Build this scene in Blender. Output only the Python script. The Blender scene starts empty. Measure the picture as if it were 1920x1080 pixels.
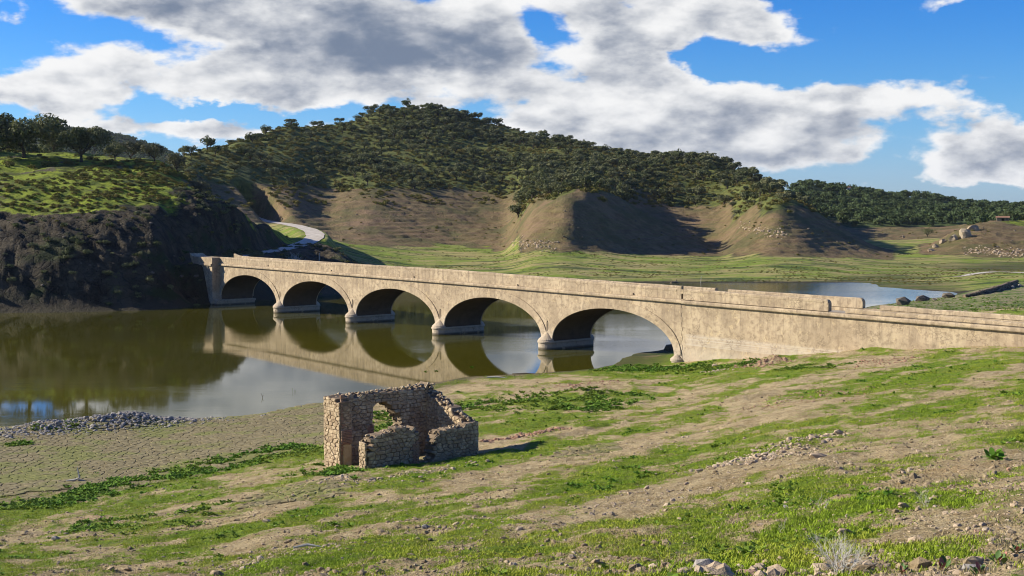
import bpy, math, random
import numpy as np
from mathutils import Vector, Matrix
random.seed(7)
SC = bpy.context.scene
COL = SC.collection

# ------------------------------------------------------------------ camera, sky, sun, exposure
F, YH, H = 2414.4, 384.63, 13.92            # focal length and horizon row of the photograph in its pixels, eye height
PIT = math.atan((540 - YH) / F)
CP, SP = math.cos(PIT), math.sin(PIT)
cam_d = bpy.data.cameras.new('camera')
cam_d.sensor_width = 36.0
cam_d.lens = 36.0 * F / 1920
cam_d.clip_start = 0.2
cam_d.clip_end = 9000
cam = bpy.data.objects.new('camera', cam_d)
cam.location = (0, 0, H)
cam.rotation_euler = (math.pi / 2 - PIT, 0, 0)
COL.objects.link(cam)
SC.camera = cam

SUN_EL, SUN_TX, SUN_TY = math.radians(26), 0.985, -0.175     # elevation, horizontal travel of the light
travel = Vector((SUN_TX * math.cos(SUN_EL), SUN_TY * math.cos(SUN_EL), -math.sin(SUN_EL)))
sd = bpy.data.lights.new('sun', 'SUN')
sd.energy = 5.0
sd.angle = math.radians(0.5)
sd.color = (1.0, 0.92, 0.78)
sun = bpy.data.objects.new('sun', sd)
sun.rotation_euler = travel.to_track_quat('-Z', 'Y').to_euler()
sun.location = (-200, 0, 200)
COL.objects.link(sun)


class NT:
    """small helper round a node tree"""
    def __init__(s, tree):
        s.t = tree
        s.n = tree.nodes
        s.n.clear()

    def new(s, typ, **kw):
        n = s.n.new(typ)
        for k, v in kw.items():
            if k == 'ins':
                for a, b in v.items():
                    s.set(n, a, b)
            else:
                setattr(n, k, v)
        return n

    def set(s, n, a, b):
        sock = n.inputs[a]
        if hasattr(b, 'is_output') or b.__class__.__name__.startswith('NodeSocket'):
            s.t.links.new(b, sock)
        else:
            if sock.type == 'RGBA' and len(b) == 3:
                b = (*b, 1)
            sock.default_value = b

    def math(s, op, a, b=0.0, c=0.0, clamp=False):
        n = s.n.new('ShaderNodeMath')
        n.operation = op
        n.use_clamp = clamp
        s.set(n, 0, a)
        s.set(n, 1, b)
        s.set(n, 2, c)
        return n.outputs[0]

    def vmath(s, op, a, b=(0, 0, 0)):
        n = s.n.new('ShaderNodeVectorMath')
        n.operation = op
        s.set(n, 0, a)
        s.set(n, 1, b)
        return n.outputs[0]

    def noise(s, vec, scale, detail=4, rough=0.55, dist=0.0, out=0):
        n = s.n.new('ShaderNodeTexNoise')
        if vec is not None:
            s.set(n, 'Vector', vec)
        n.inputs['Scale'].default_value = scale
        n.inputs['Detail'].default_value = detail
        n.inputs['Roughness'].default_value = rough
        n.inputs['Distortion'].default_value = dist
        return n.outputs[out]

    def ramp(s, f, lo, hi, a=0.0, b=1.0):
        n = s.n.new('ShaderNodeMapRange')
        n.interpolation_type = 'SMOOTHSTEP'
        s.set(n, 0, f)
        s.set(n, 1, lo)
        s.set(n, 2, hi)
        s.set(n, 3, a)
        s.set(n, 4, b)
        return n.outputs[0]

    def mix(s, f, a, b, mode='MIX'):
        n = s.n.new('ShaderNodeMix')
        n.data_type = 'RGBA'
        n.blend_type = mode
        s.set(n, 0, f)
        s.set(n, 6, a)
        s.set(n, 7, b)
        return n.outputs[2]

    def mapv(s, vec, sc=(1, 1, 1), rot=(0, 0, 0), loc=(0, 0, 0)):
        n = s.n.new('ShaderNodeMapping')
        s.set(n, 0, vec)
        n.inputs['Scale'].default_value = sc
        n.inputs['Rotation'].default_value = rot
        n.inputs['Location'].default_value = loc
        return n.outputs[0]


world = bpy.data.worlds.new('World')
SC.world = world
world.use_nodes = True
W = NT(world.node_tree)
sky = W.new('ShaderNodeTexSky', sky_type='NISHITA', sun_disc=False, sun_elevation=SUN_EL,
            sun_rotation=math.atan2(-SUN_TX, SUN_TY * -1), altitude=300, air_density=1.0, dust_density=0.3, ozone_density=3.0)
dirv = W.new('ShaderNodeTexCoord').outputs['Generated']
sep = W.new('ShaderNodeSeparateXYZ', ins={0: dirv})
dx, dy, dz = sep.outputs
dz_early = dz
hsv = W.new('ShaderNodeHueSaturation', ins={'Hue': 0.5, 'Saturation': W.ramp(dz_early, 0.0, 0.14, 1.1, 1.45), 'Value': 1.0, 'Color': sky.outputs[0]})


wv = W.noise(W.mapv(dirv, sc=(1, 1, 1.8)), 13.0, 6, .6, out=1)
wsep = W.new('ShaderNodeSeparateXYZ', ins={0: wv})
dxw = W.math('ADD', dx, W.math('MULTIPLY', W.math('SUBTRACT', wsep.outputs[0], .5), .11))
dzw = W.math('ADD', dz, W.math('MULTIPLY', W.math('SUBTRACT', wsep.outputs[1], .5), .055))


def blob(x, y, a, b, w, p=2.0):
    """soft ellipse fixed in the sky; given where the photograph shows it"""
    X0, Z0, A, B = (x - 960) / F, (YH - y) / F, a / F, b / F
    ex = W.math('POWER', W.math('ABSOLUTE', W.math('DIVIDE', W.math('SUBTRACT', dxw, X0), A)), p)
    ez = W.math('POWER', W.math('ABSOLUTE', W.math('DIVIDE', W.math('SUBTRACT', dzw, Z0), B)), p)
    return W.math('MULTIPLY', W.math('EXPONENT', W.math('MULTIPLY', W.math('ADD', ex, ez), -1)), w)


def blobs(L):
    m_ = None
    for q in L:
        o = blob(*q)
        m_ = o if m_ is None else W.math('ADD', m_, o)
    return m_


# cloud banks (+) and blue gaps (-)
BL = [(450, 10, 520, 95, .42), (860, 110, 330, 95, .40), (330, 155, 230, 40, .34), (1130, 185, 170, 75, .30), (1200, 50, 80, 90, .22),
      (1560, 262, 390, 72, .36), (1290, 245, 200, 50, .22), (90, 200, 100, 26, .34), (340, 255, 190, 24, .34), (1390, 52, 110, 40, .34),
      (1860, 300, 200, 45, .24), (1660, 185, 120, 34, .14), (1830, 20, 120, 16, .20), (1760, 80, 60, 14, .16),
      (30, 100, 80, 45, -.30), (400, 216, 80, 16, -.30), (1750, 374, 420, 22, -.30), (1330, 130, 90, 30, -.30),
      (1700, 90, 260, 60, -.16), (620, 218, 120, 14, -.14), (1040, 290, 60, 16, -.08), (1480, 150, 60, 20, -.16), (1900, 210, 60, 30, -.10),
      (500, -160, 900, 90, .24), (1500, -120, 500, 80, -.10)]
GR = [(680, 78, 330, 60, .62), (330, 50, 200, 36, .32), (820, 110, 150, 60, .40), (1180, 75, 110, 50, .45), (1480, 300, 280, 40, .45),
      (1000, 235, 200, 32, .42), (1760, 290, 170, 30, .45), (480, 195, 200, 20, .35), (1330, 235, 120, 24, .30), (1620, 225, 90, 18, .32),
      (1450, 80, 40, 20, .3), (500, -170, 900, 90, .05), (200, 95, 90, 16, .3)]
v2 = W.mapv(dirv, sc=(1, 1, 2.1))


def puff(off, scale, det, rough):
    return W.noise(W.vmath('ADD', v2, off), scale, det, rough, 0.0)


LX, LZ = -0.010, 0.018                          # towards the sun, in the plane of the view
big0 = puff((0, 0, 0), 8.5, 3, .5)
cau0 = puff((0, 0, 0), 21.0, 9, .52)
cau1 = puff((LX, 0, LZ), 21.0, 9, .52)
mid0 = puff((3, 0, 0), 14.0, 6, .55)
mid1 = puff((3 + LX * 2, 0, LZ * 2), 14.0, 6, .55)
dens = W.math('ADD', W.math('MULTIPLY', big0, .55), W.math('MULTIPLY', mid0, .80))
dens = W.math('ADD', W.math('ADD', dens, W.math('MULTIPLY', cau0, .40)), W.math('MULTIPLY', blobs(BL), .80))
cover = W.ramp(dens, 0.955, 1.075)
light = W.math('ADD', W.math('MULTIPLY', W.math('SUBTRACT', cau0, cau1), 1.5), .87)
light = W.math('ADD', light, W.math('MULTIPLY', W.math('SUBTRACT', mid0, mid1), 1.9))
sh = W.math('MULTIPLY', W.math('ADD', blobs(GR), .30), W.ramp(W.math('ADD', W.math('MULTIPLY', mid0, .6), W.math('MULTIPLY', cau0, .4)), .34, .64, .45, 1.0))
light = W.math('SUBTRACT', light, W.math('MULTIPLY', sh, W.ramp(dens, 1.0, 1.2)))
light = W.ramp(light, -.15, 1.05)
ccol = W.mix(light, (0.19, 0.245, 0.35), (1.0, 1.0, 1.0))
bg_sky = W.new('ShaderNodeBackground', ins={0: W.mix(1.0, hsv.outputs[0], W.mix(W.ramp(dz, 0.0, 0.09), (.60, .90, 1.60), (.48, .86, 1.40)), 'MULTIPLY'), 1: 0.06})
bg_cl = W.new('ShaderNodeBackground', ins={0: ccol, 1: 0.52})
up = W.ramp(dz, -0.02, 0.005)
fac = W.math('MULTIPLY', cover, up)
mixs = W.new('ShaderNodeMixShader', ins={0: fac, 1: bg_sky.outputs[0], 2: bg_cl.outputs[0]})
outw = W.new('ShaderNodeOutputWorld', ins={0: mixs.outputs[0]})

SC.view_settings.view_transform = 'Standard'
SC.view_settings.look = 'None'
SC.view_settings.gamma = 1
SC.view_settings.use_curve_mapping = False
SC.view_settings.exposure = 0.85
HAZE = 0.00003
SC.render.engine = 'CYCLES'
SC.cycles.volume_bounces = 0
SC.cycles.max_bounces = 6
SC.cycles.diffuse_bounces = 2
SC.cycles.use_denoising = True
SC.cycles.filter_width = 1.05


# ------------------------------------------------------------------ small helpers
def ray(x, y):
    a, b = (x - 960) / F, (540 - y) / F
    return a, CP + b * SP, -SP + b * CP


def z_at(y, d):
    """height of the point seen on photo row y at forward distance d"""
    _, ry, rz = ray(960, y)
    return H + d * rz / ry


def pt(x, y, d):
    rx, ry, rz = ray(x, y)
    return Vector((rx * d / ry, d, H + d * rz / ry))


def project(X, Y, Z):
    d = Y * CP - (Z - H) * SP
    u = Y * SP + (Z - H) * CP
    return 960 + F * X / d, 540 - F * u / d


def hash2(ix, iy, seed):
    h = (ix.astype(np.int64) * 374761393 + iy.astype(np.int64) * 668265263 + seed * 1442695041) & 0xFFFFFFFF
    h = ((h ^ (h >> 13)) * 1274126177) & 0xFFFFFFFF
    h = (h ^ (h >> 16)) & 0xFFFFFFFF
    return h / 4294967295.0


def vnoise(x, y, seed=0):
    x = np.asarray(x, float)
    y = np.asarray(y, float)
    ix, iy = np.floor(x), np.floor(y)
    fx, fy = x - ix, y - iy
    fx = fx * fx * (3 - 2 * fx)
    fy = fy * fy * (3 - 2 * fy)
    a, b = hash2(ix, iy, seed), hash2(ix + 1, iy, seed)
    c, d = hash2(ix, iy + 1, seed), hash2(ix + 1, iy + 1, seed)
    return (a * (1 - fx) + b * fx) * (1 - fy) + (c * (1 - fx) + d * fx) * fy


def fbm(x, y, seed=0, octv=4, g=0.5):
    t, a, n = 0.0, 1.0, 0.0
    x, y = np.asarray(x, float), np.asarray(y, float)
    for i in range(octv):
        t = t + a * vnoise(x, y, seed + i * 17)
        n += a
        a *= g
        x, y = x * 2.03 + 11.3, y * 2.03 + 5.7
    return t / n


def sstep(x, a, b):
    t = np.clip((x - a) / (b - a), 0, 1)
    return t * t * (3 - 2 * t)


def make_mesh(name, verts, faces, smooth=False):
    me = bpy.data.meshes.new(name)
    me.from_pydata([tuple(v) for v in verts], [], [tuple(f) for f in faces])
    if smooth:
        me.polygons.foreach_set('use_smooth', [True] * len(me.polygons))
    me.update()
    return me


def make_np(name, V, Q, smooth=True, loose=0):
    """mesh from numpy verts (n,3) and faces (m,k)"""
    me = bpy.data.meshes.new(name)
    me.vertices.add(len(V))
    me.vertices.foreach_set('co', np.asarray(V, np.float32).ravel())
    if len(Q):
        k = Q.shape[1]
        me.loops.add(Q.size)
        me.loops.foreach_set('vertex_index', Q.ravel().astype(np.int32))
        me.polygons.add(len(Q))
        me.polygons.foreach_set('loop_start', np.arange(0, Q.size, k, dtype=np.int32))
        me.polygons.foreach_set('use_smooth', np.full(len(Q), smooth))
    me.update(calc_edges=True)
    return me


def link(name, me, mat=None, parent=None, loc=None, rot=None, scale=None, **props):
    o = bpy.data.objects.new(name, me)
    COL.objects.link(o)
    if mat is not None and me is not None and len(me.materials) == 0:
        me.materials.append(mat)
    if parent is not None:
        o.parent = parent
    if loc is not None:
        o.location = loc
    if rot is not None:
        o.rotation_euler = rot
    if scale is not None:
        o.scale = scale if hasattr(scale, '__len__') else (scale,) * 3
    for k, v in props.items():
        if v is not None:
            o[k] = v
    return o


def thing(name, label, cat, loc=(0, 0, 0), rot=(0, 0, 0), group=None):
    return link(name, None, loc=loc, rot=rot, label=label, category=cat, group=group)


def copy_thing(o, parent=None, **kw):
    c = o.copy()
    COL.objects.link(c)
    if parent is not None:
        c.parent = parent
    for ch in o.children:
        copy_thing(ch, c)
    for k, v in kw.items():
        if k in ('label', 'group'):
            c[k] = v
        elif k == 'loc':
            c.location = v
        elif k == 'rot':
            c.rotation_euler = v
        elif k == 'scale':
            c.scale = v if hasattr(v, '__len__') else (v,) * 3
    return c


class MB:
    """collects polygons of one mesh"""
    def __init__(s):
        s.v, s.f = [], []

    def poly(s, pts):
        b = len(s.v)
        s.v += [tuple(p) for p in pts]
        s.f.append(tuple(range(b, b + len(pts))))

    def box(s, x0, x1, y0, y1, z0, z1, c=0.0):
        """box, its edges cut off by c"""
        if c <= 0:
            b = len(s.v)
            s.v += [(x, y, z) for z in (z0, z1) for x, y in ((x0, y0), (x1, y0), (x1, y1), (x0, y1))]
            for f in ((3, 2, 1, 0), (4, 5, 6, 7), (0, 1, 5, 4), (1, 2, 6, 5), (2, 3, 7, 6), (3, 0, 4, 7)):
                s.f.append(tuple(b + i for i in f))
            return
        rings = []
        for z, k in ((z0, c), (z0 + c, 0), (z1 - c, 0), (z1, c)):
            b = len(s.v)
            a = [(x0 + k, y0 + c, z), (x0 + c, y0 + k, z), (x1 - c, y0 + k, z), (x1 - k, y0 + c, z),
                 (x1 - k, y1 - c, z), (x1 - c, y1 - k, z), (x0 + c, y1 - k, z), (x0 + k, y1 - c, z)]
            s.v += a
            rings.append(b)
        for r0, r1 in zip(rings, rings[1:]):
            for i in range(8):
                j = (i + 1) % 8
                s.f.append((r0 + i, r0 + j, r1 + j, r1 + i))
        s.f.append(tuple(rings[0] + i for i in range(7, -1, -1)))
        s.f.append(tuple(rings[-1] + i for i in range(8)))

    def loft(s, rings, caps=True, closed=True):
        bs = []
        for r in rings:
            bs.append(len(s.v))
            s.v += [tuple(p) for p in r]
        n = len(rings[0])
        for a, b in zip(bs, bs[1:]):
            for i in range(n if closed else n - 1):
                j = (i + 1) % n
                s.f.append((a + i, a + j, b + j, b + i))
        if caps:
            s.f.append(tuple(bs[0] + i for i in range(n - 1, -1, -1)))
            s.f.append(tuple(bs[-1] + i for i in range(n)))

    def tube(s, pts, rads, n=6):
        rings = []
        P = [Vector(p) for p in pts]
        for i, p in enumerate(P):
            t = (P[min(i + 1, len(P) - 1)] - P[max(i - 1, 0)]).normalized()
            a = t.cross(Vector((0.3, 0.9, 0.1)))
            if a.length < 1e-3:
                a = t.cross(Vector((1, 0, 0)))
            a.normalize()
            b = t.cross(a)
            rings.append([p + (a * math.cos(k * 2 * math.pi / n) + b * math.sin(k * 2 * math.pi / n)) * rads[i] for k in range(n)])
        s.loft(rings)

    def build(s, name, smooth=False):
        me = make_mesh(name, s.v, s.f, smooth)
        return me


def principled(name):
    m = bpy.data.materials.new(name)
    m.use_nodes = True
    T = NT(m.node_tree)
    b = T.new('ShaderNodeBsdfPrincipled')
    o = T.new('ShaderNodeOutputMaterial', ins={0: b.outputs[0]})
    b.inputs['Roughness'].default_value = 0.9
    b.inputs['Specular IOR Level'].default_value = 0.15
    return m, T, b


def bump(T, b, h, strength=0.5, dist=0.1):
    n = T.new('ShaderNodeBump', ins={'Height': h, 'Strength': strength, 'Distance': dist})
    T.set(b, 'Normal', n.outputs[0])
    return n


def attr(T, name):
    n = T.new('ShaderNodeAttribute', attribute_name=name)
    return n.outputs['Fac']


# ------------------------------------------------------------------ terrain heights
# profile of the land per photo column: (forward distance, height or photo row as 'yNNN', zone from there on)
# zones: n near bank, u under water, p valley grass, b bare reservoir slope, w wooded hill, c rock face, g green slope, f far woods
def P(*a):
    out = []
    z = 'n'
    for t in a:
        d, h = t[0], t[1]
        if len(t) > 2:
            z = t[2]
        out.append((float(d), z_at(float(h[1:]), d) if isinstance(h, str) else float(h), z))
    return out


def near(px):
    T = {0: [(6, 10.6), (15, 8.8), (25, 6.7), (36, 4.4), (51.5, 1.85), (61.5, .85), (70, .4), (80, .06), (84, -.5)],
         300: [(6, 11.1), (14, 9.3), (22.5, 7.4), (32, 5.5), (47, 2.9), (59, 1.3), (68, .75), (82, .06), (86, -.5)],
         600: [(6, 11.4), (12, 10.1), (19.5, 8.3), (26, 7.07), (38, 5.0), (54, 2.85), (62, 1.9), (76, .8), (90, .05), (94, -.5)],
         900: [(6, 11.7), (10, 10.8), (16.5, 9.16), (23.5, 7.9), (38, 5.5), (54.8, 3.16), (68, 2.1), (84, 1.1), (104, .05), (109, -.5)],
         1270: [(6, 11.8), (10, 11.0), (14.5, 9.7), (27, 7.6), (46, 5.0), (76, 2.3), (100, .75), (112, .22), (122, .15), (132, -.3)],
         1500: [(6, 11.8), (9, 11.1), (13, 10.2), (21, 9.0), (36, 6.97), (62, 4.5), (85, 2.9), (100.3, 2.15), (120, 2.2), (150, .6), (162, -.3)],
         1920: [(6, 11.9), (8, 11.5), (10.3, 11.0), (15.5, 10.3), (26, 8.9), (45, 7.1), (62, 5.8), (85.6, 4.48), (110, 4.8), (170, 2.2), (215, .9)]}
    K = sorted(T)
    if px <= K[0]:
        return T[K[0]]
    if px >= K[-1]:
        return T[K[-1]]
    i = max(j for j in range(len(K)) if K[j] <= px)
    return T[K[i]]


# far parts; the near bank is interpolated on its own
FAR = {
    -700: P((100, -1.5, 'u'), (150, -1, 'u'), (158, 0.1, 'c'), (168, 9), (185, 15, 'g'), (215, 21), (260, 28), (330, 20), (420, 6), (1100, 20, 'f'), (1500, 80), (2500, 60)),
    -200: P((100, -1.5, 'u'), (155, -1, 'u'), (164, 0.1, 'c'), (173, 9), (186, 14, 'g'), (210, 18.5), (240, 24), (262, 27), (310, 22), (420, 6), (1100, 20, 'f'), (1500, 'y262'), (2500, 60)),
    0: P((100, -1.5, 'u'), (160, -1, 'u'), (167, 0.1, 'c'), (171.5, 'y500'), (181, 'y425'), (188, 'y398', 'g'), (202, 'y350'), (235, 'y300'), (262, 'y281'), (310, 20), (420, 6), (1100, 10, 'f'), (1500, 'y252'), (2500, 60)),
    110: P((100, -1.5, 'u'), (161, -1, 'u'), (168, 0.1, 'c'), (172.5, 'y500'), (181, 'y430'), (187, 'y402', 'g'), (201, 'y355'), (235, 'y305'), (262, 'y284'), (310, 20), (420, 6), (1100, 10, 'f'), (1500, 'y240'), (2500, 60)),
    200: P((100, -1.5, 'u'), (163, -1, 'u'), (170, 0.1, 'c'), (174.5, 'y505'), (182, 'y432'), (189, 'y395', 'g'), (196, 'y372'), (215, 'y330'), (245, 'y301'), (264, 'y292'), (310, 18), (400, 6), (1100, 10, 'f'), (1500, 'y254'), (2500, 60)),
    300: P((100, -1.5, 'u'), (166, -1, 'u'), (173, 0.1, 'c'), (178, 'y500'), (186, 'y425'), (196, 'y385', 'g'), (212, 'y346'), (232, 'y318'), (258, 'y300'), (290, 19), (350, 14, 'w'), (420, 22), (470, 14), (1100, 10, 'f'), (1500, 'y275'), (2500, 60)),
    350: P((100, -1.5, 'u'), (170, -1, 'u'), (177, 0.1, 'c'), (184, .8), (187, 2.4), (190, 'y500'), (196, 'y435'), (203, 'y383'), (214, 'y358', 'g'), (235, 'y338'), (252, 'y330'), (290, 14), (345, 17, 'w'), (400, 'y300'), (430, 'y279'), (490, 20), (1100, 10, 'f'), (1500, 'y300'), (2500, 60)),
    400: P((100, -1.5, 'u'), (180, -1, 'u'), (186, 0.1, 'c'), (188, 5.3), (194, 5.6), (197, 'y432'), (205, 'y388'), (216, 'y367', 'g'), (245, 11), (290, 9, 'p'), (350, 12, 'b'), (390, 'y348', 'w'), (420, 'y300'), (450, 'y269'), (520, 24), (1200, 10, 'f'), (1500, 40), (2500, 40)),
    450: P((100, -1.5, 'u'), (184, -1, 'u'), (190, 4.6, 'c'), (205, 5.9), (209, 'y438'), (214, 'y405'), (220, 'y391', 'g'), (240, 7, 'p'), (300, 8), (340, 9, 'b'), (395, 'y350', 'w'), (430, 'y300'), (475, 'y261'), (560, 26), (1200, 10, 'f'), (2500, 40)),
    500: P((100, -1.5, 'u'), (186, -1, 'u'), (196, 4.6, 'c'), (212, 6.1), (218, 6.9), (228, 'y425'), (234, 'y414', 'g'), (262, 6.5, 'p'), (330, 7.6), (352, 8.5, 'b'), (410, 'y346', 'w'), (450, 'y300'), (520, 'y238'), (600, 30), (1200, 10, 'f'), (2500, 40)),
    545: P((100, -1.5, 'u'), (188, -1, 'u'), (194, 0.3, 'c'), (214, 5.8), (236, 6.6), (241, 'y443', 'g'), (265, 6.6, 'p'), (330, 8.0), (352, 8.7, 'b'), (415, 'y346', 'w'), (460, 'y300'), (535, 'y229'), (620, 34), (1200, 10, 'f'), (2500, 40)),
    590: P((100, -1.5, 'u'), (190, -1, 'u'), (196, 0.2, 'c'), (225, 5.4), (245, 6.9, 'g'), (262, 7.3, 'p'), (275, 6.4), (335, 'y441', 'b'), (385, 'y405'), (435, 'y349', 'w'), (480, 'y300'), (555, 'y232'), (650, 36), (1200, 10, 'f'), (2500, 40)),
    620: P((100, -1.5, 'u'), (192, -1, 'u'), (199, 0.2, 'c'), (222, 5.2), (238, 6.3, 'g'), (252, 5.2, 'p'), (340, 'y450', 'b'), (388, 'y408'), (440, 'y352', 'w'), (490, 'y300'), (570, 'y229'), (660, 36), (1200, 10, 'f'), (2500, 40)),
    650: P((100, -1.5, 'u'), (196, -1, 'u'), (203, 0.2, 'c'), (222, 4.8), (232, 4.6, 'g'), (250, 3.2, 'p'), (332, 'y457', 'b'), (378, 'y410'), (430, 'y354', 'w'), (500, 'y300'), (580, 'y221'), (680, 36), (1200, 10, 'f'), (2500, 40)),
    700: P((100, -1.5, 'u'), (206, -1, 'u'), (213, 0.15, 'c'), (222, 2.0, 'g'), (235, 1.7, 'p'), (285, 2.0), (330, 'y462', 'b'), (376, 'y412'), (425, 'y352', 'w'), (500, 'y300'), (560, 'y240'), (605, 'y200'), (720, 40), (1200, 10, 'f'), (2500, 40)),
    770: P((110, -1.5, 'u'), (218, -1, 'u'), (228, 0.15, 'p'), (277, 'y500'), (305, 'y482'), (340, 'y464', 'b'), (385, 'y415'), (437, 'y357', 'w'), (500, 'y305'), (560, 'y245'), (620, 'y195'), (740, 40), (1200, 10, 'f'), (2500, 40)),
    850: P((115, -1.5, 'u'), (220, -1, 'u'), (230, 0.15, 'p'), (277, 'y500'), (310, 'y482'), (355, 'y462', 'b'), (398, 'y415'), (454, 'y355', 'w'), (500, 'y305'), (560, 'y255'), (620, 'y206'), (740, 40), (1200, 10, 'f'), (2500, 40)),
    900: P((118, -1.5, 'u'), (222, -1, 'u'), (231, 0.15, 'p'), (277, 'y500'), (305, 'y484'), (345, 'y467', 'b'), (405, 'y418'), (462, 'y356', 'w'), (505, 'y310'), (560, 'y265'), (620, 'y227'), (740, 40), (1200, 10, 'f'), (2500, 40)),
    950: P((120, -1.5, 'u'), (224, -1, 'u'), (232, 0.15, 'p'), (277, 'y500'), (290, 'y486'), (328, 'y473', 'b'), (370, 'y448'), (405, 'y420'), (455, 'y366', 'w'), (500, 'y312'), (560, 'y270'), (620, 'y241'), (740, 40), (1200, 10, 'f'), (2500, 40)),
    1000: P((122, -1.5, 'u'), (224, -1, 'u'), (232, 0.15, 'p'), (262, 'y497'), (280, 'y482'), (294, 'y470', 'b'), (308, 'y436'), (322, 'y402'), (338, 'y380'), (356, 'y369', 'w'), (430, 'y340'), (500, 'y308'), (560, 'y275'), (610, 'y255'), (740, 40), (1200, 10, 'f'), (2500, 40)),
    1060: P((124, -1.5, 'u'), (224, -1, 'u'), (232, 0.15, 'p'), (260, 'y495'), (276, 'y483'), (288, 'y474', 'b'), (306, 'y411'), (319, 'y366'), (328, 'y358', 'w'), (420, 'y338'), (500, 'y300'), (550, 'y276'), (600, 'y265'), (740, 36), (1200, 10, 'f'), (2500, 40)),
    1100: P((126, -1.5, 'u'), (224, -1, 'u'), (232, 0.15, 'p'), (262, 'y496'), (280, 'y484'), (293, 'y476', 'b'), (311, 'y414'), (327, 'y359'), (338, 'y352', 'w'), (420, 'y342'), (500, 'y305'), (550, 'y280'), (600, 'y274'), (740, 36), (1200, 10, 'f'), (2500, 40)),
    1150: P((128, -1.5, 'u'), (224, -1, 'u'), (232, 0.15, 'p'), (264, 'y497'), (286, 'y485'), (299, 'y478', 'b'), (323, 'y415'), (344, 'y365'), (352, 'y362', 'w'), (368, 14.5), (385, 15), (400, 'y362'), (480, 'y318'), (560, 'y287'), (700, 30), (1200, 10, 'f'), (2500, 40)),
    1200: P((130, -1.5, 'u'), (224, -1, 'u'), (232, 0.15, 'p'), (266, 'y498'), (290, 'y486'), (305, 'y480', 'b'), (327, 'y433'), (348, 'y388'), (362, 9), (380, 8), (405, 11), (450, 'y352', 'w'), (500, 'y312'), (550, 'y292'), (700, 22), (1200, 10, 'f'), (2500, 40)),
    1250: P((126, .2, 'n'), (134, -.8, 'u'), (224, -1, 'u'), (232, 0.15, 'p'), (268, 'y498'), (294, 'y487'), (309, 'y481', 'b'), (330, 'y447'), (349, 'y414'), (362, 5), (380, 5), (432, 'y385', 'w'), (490, 'y322'), (545, 'y291'), (700, 22), (1200, 10, 'f'), (2500, 40)),
    1300: P((130, -.3, 'u'), (224, -1, 'u'), (232, 0.15, 'p'), (270, 'y499'), (298, 'y488'), (313, 'y482', 'b'), (349, 'y440'), (362, 2.4), (385, 'y442'), (436, 'y386', 'w'), (490, 'y325'), (535, 'y295'), (700, 20), (1200, 10, 'f'), (2500, 40)),
    1350: P((135, -.3, 'u'), (224, -1, 'u'), (232, 0.15, 'p'), (270, 'y499'), (300, 'y488'), (317, 'y482', 'b'), (347, 'y466'), (356, 1.6), (380, 'y438'), (425, 'y388', 'w'), (480, 'y330'), (525, 'y302'), (700, 18), (1200, 10, 'f'), (2500, 40)),
    1400: P((142, -.3, 'u'), (224, -1, 'u'), (232, 0.15, 'p'), (266, 'y499'), (286, 'y486'), (303, 'y480', 'b'), (347, 'y422'), (375, 'y391', 'w'), (430, 'y342'), (475, 'y324'), (680, 16), (1200, 10, 'f'), (2500, 40)),
    1450: P((150, -.3, 'u'), (224, -1, 'u'), (232, 0.15, 'p'), (264, 'y498'), (280, 'y486'), (292, 'y480', 'b'), (322, 'y422'), (336, 'y390', 'w'), (352, 'y366'), (385, 'y349'), (640, 14), (1200, 10, 'f'), (2500, 40)),
    1500: P((160, -.3, 'u'), (224, -1, 'u'), (232, 0.15, 'p'), (264, 'y499'), (282, 'y487'), (294, 'y482', 'b'), (336, 'y410'), (350, 'y384', 'w'), (358, 'y376'), (370, 12.5), (420, 11), (560, 9, 'f'), (760, 'y345'), (1200, -2), (2500, -6)),
    1550: P((166, -.3, 'u'), (224, -1, 'u'), (232, 0.15, 'p'), (268, 'y500'), (290, 'y489'), (301, 'y484', 'b'), (328, 'y448'), (344, 'y420'), (354, 'y407', 'w'), (370, 7, 'b'), (430, 4), (560, 7, 'f'), (760, 'y353'), (1200, -2), (2500, -6)),
    1600: P((110, 4.2, 'n'), (172, -.3, 'u'), (225, -1, 'u'), (232, 0.12, 'p'), (240, .15), (243, .05), (246, .05), (249, .15), (272, 'y502'), (297, 'y490'), (307, 'y485', 'b'), (336, 'y455'), (352, 'y437'), (364, 4, 'b'), (395, 2, 'p'), (440, 2.2, 'b'), (520, 'y428', 'f'), (760, 'y361'), (1200, -2), (2500, -6)),
    1650: P((110, 4.6, 'n'), (178, .1), (184, -.4, 'u'), (212, -1, 'u'), (218, 0.12, 'p'), (239, .2), (242, .05), (245, .05), (248, .2), (277, 'y502'), (303, 'y492'), (312, 'y487', 'b'), (340, 'y472'), (350, 'y468'), (360, 1.8, 'p'), (400, 1.7), (440, 2.2, 'b'), (525, 'y426', 'f'), (760, 'y367'), (1200, -2), (2500, -6)),
    1700: P((110, 4.6, 'n'), (184, .1), (189, -.3, 'u'), (206, -.8, 'u'), (213, 0.12, 'p'), (239, .2), (242, .05), (245, .05), (248, .2), (277, 'y503'), (305, 'y493'), (330, 'y480'), (390, 'y462'), (440, 2.2, 'b'), (530, 'y427', 'f'), (770, 'y373'), (1200, -2), (2500, -6)),
    1750: P((115, 4.3, 'n'), (192, .1), (196, -.3, 'u'), (203, -.5, 'u'), (210, 0.15, 'p'), (239, .25), (241, .05), (244, .05), (247, .3), (277, 'y504'), (310, 'y490'), (330, 'y478', 'b'), (350, 'y464'), (362, 'y458'), (400, 2.2, 'p'), (440, 2.6, 'b'), (530, 'y428', 'f'), (780, 'y378'), (1200, -2), (2500, -6)),
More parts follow.
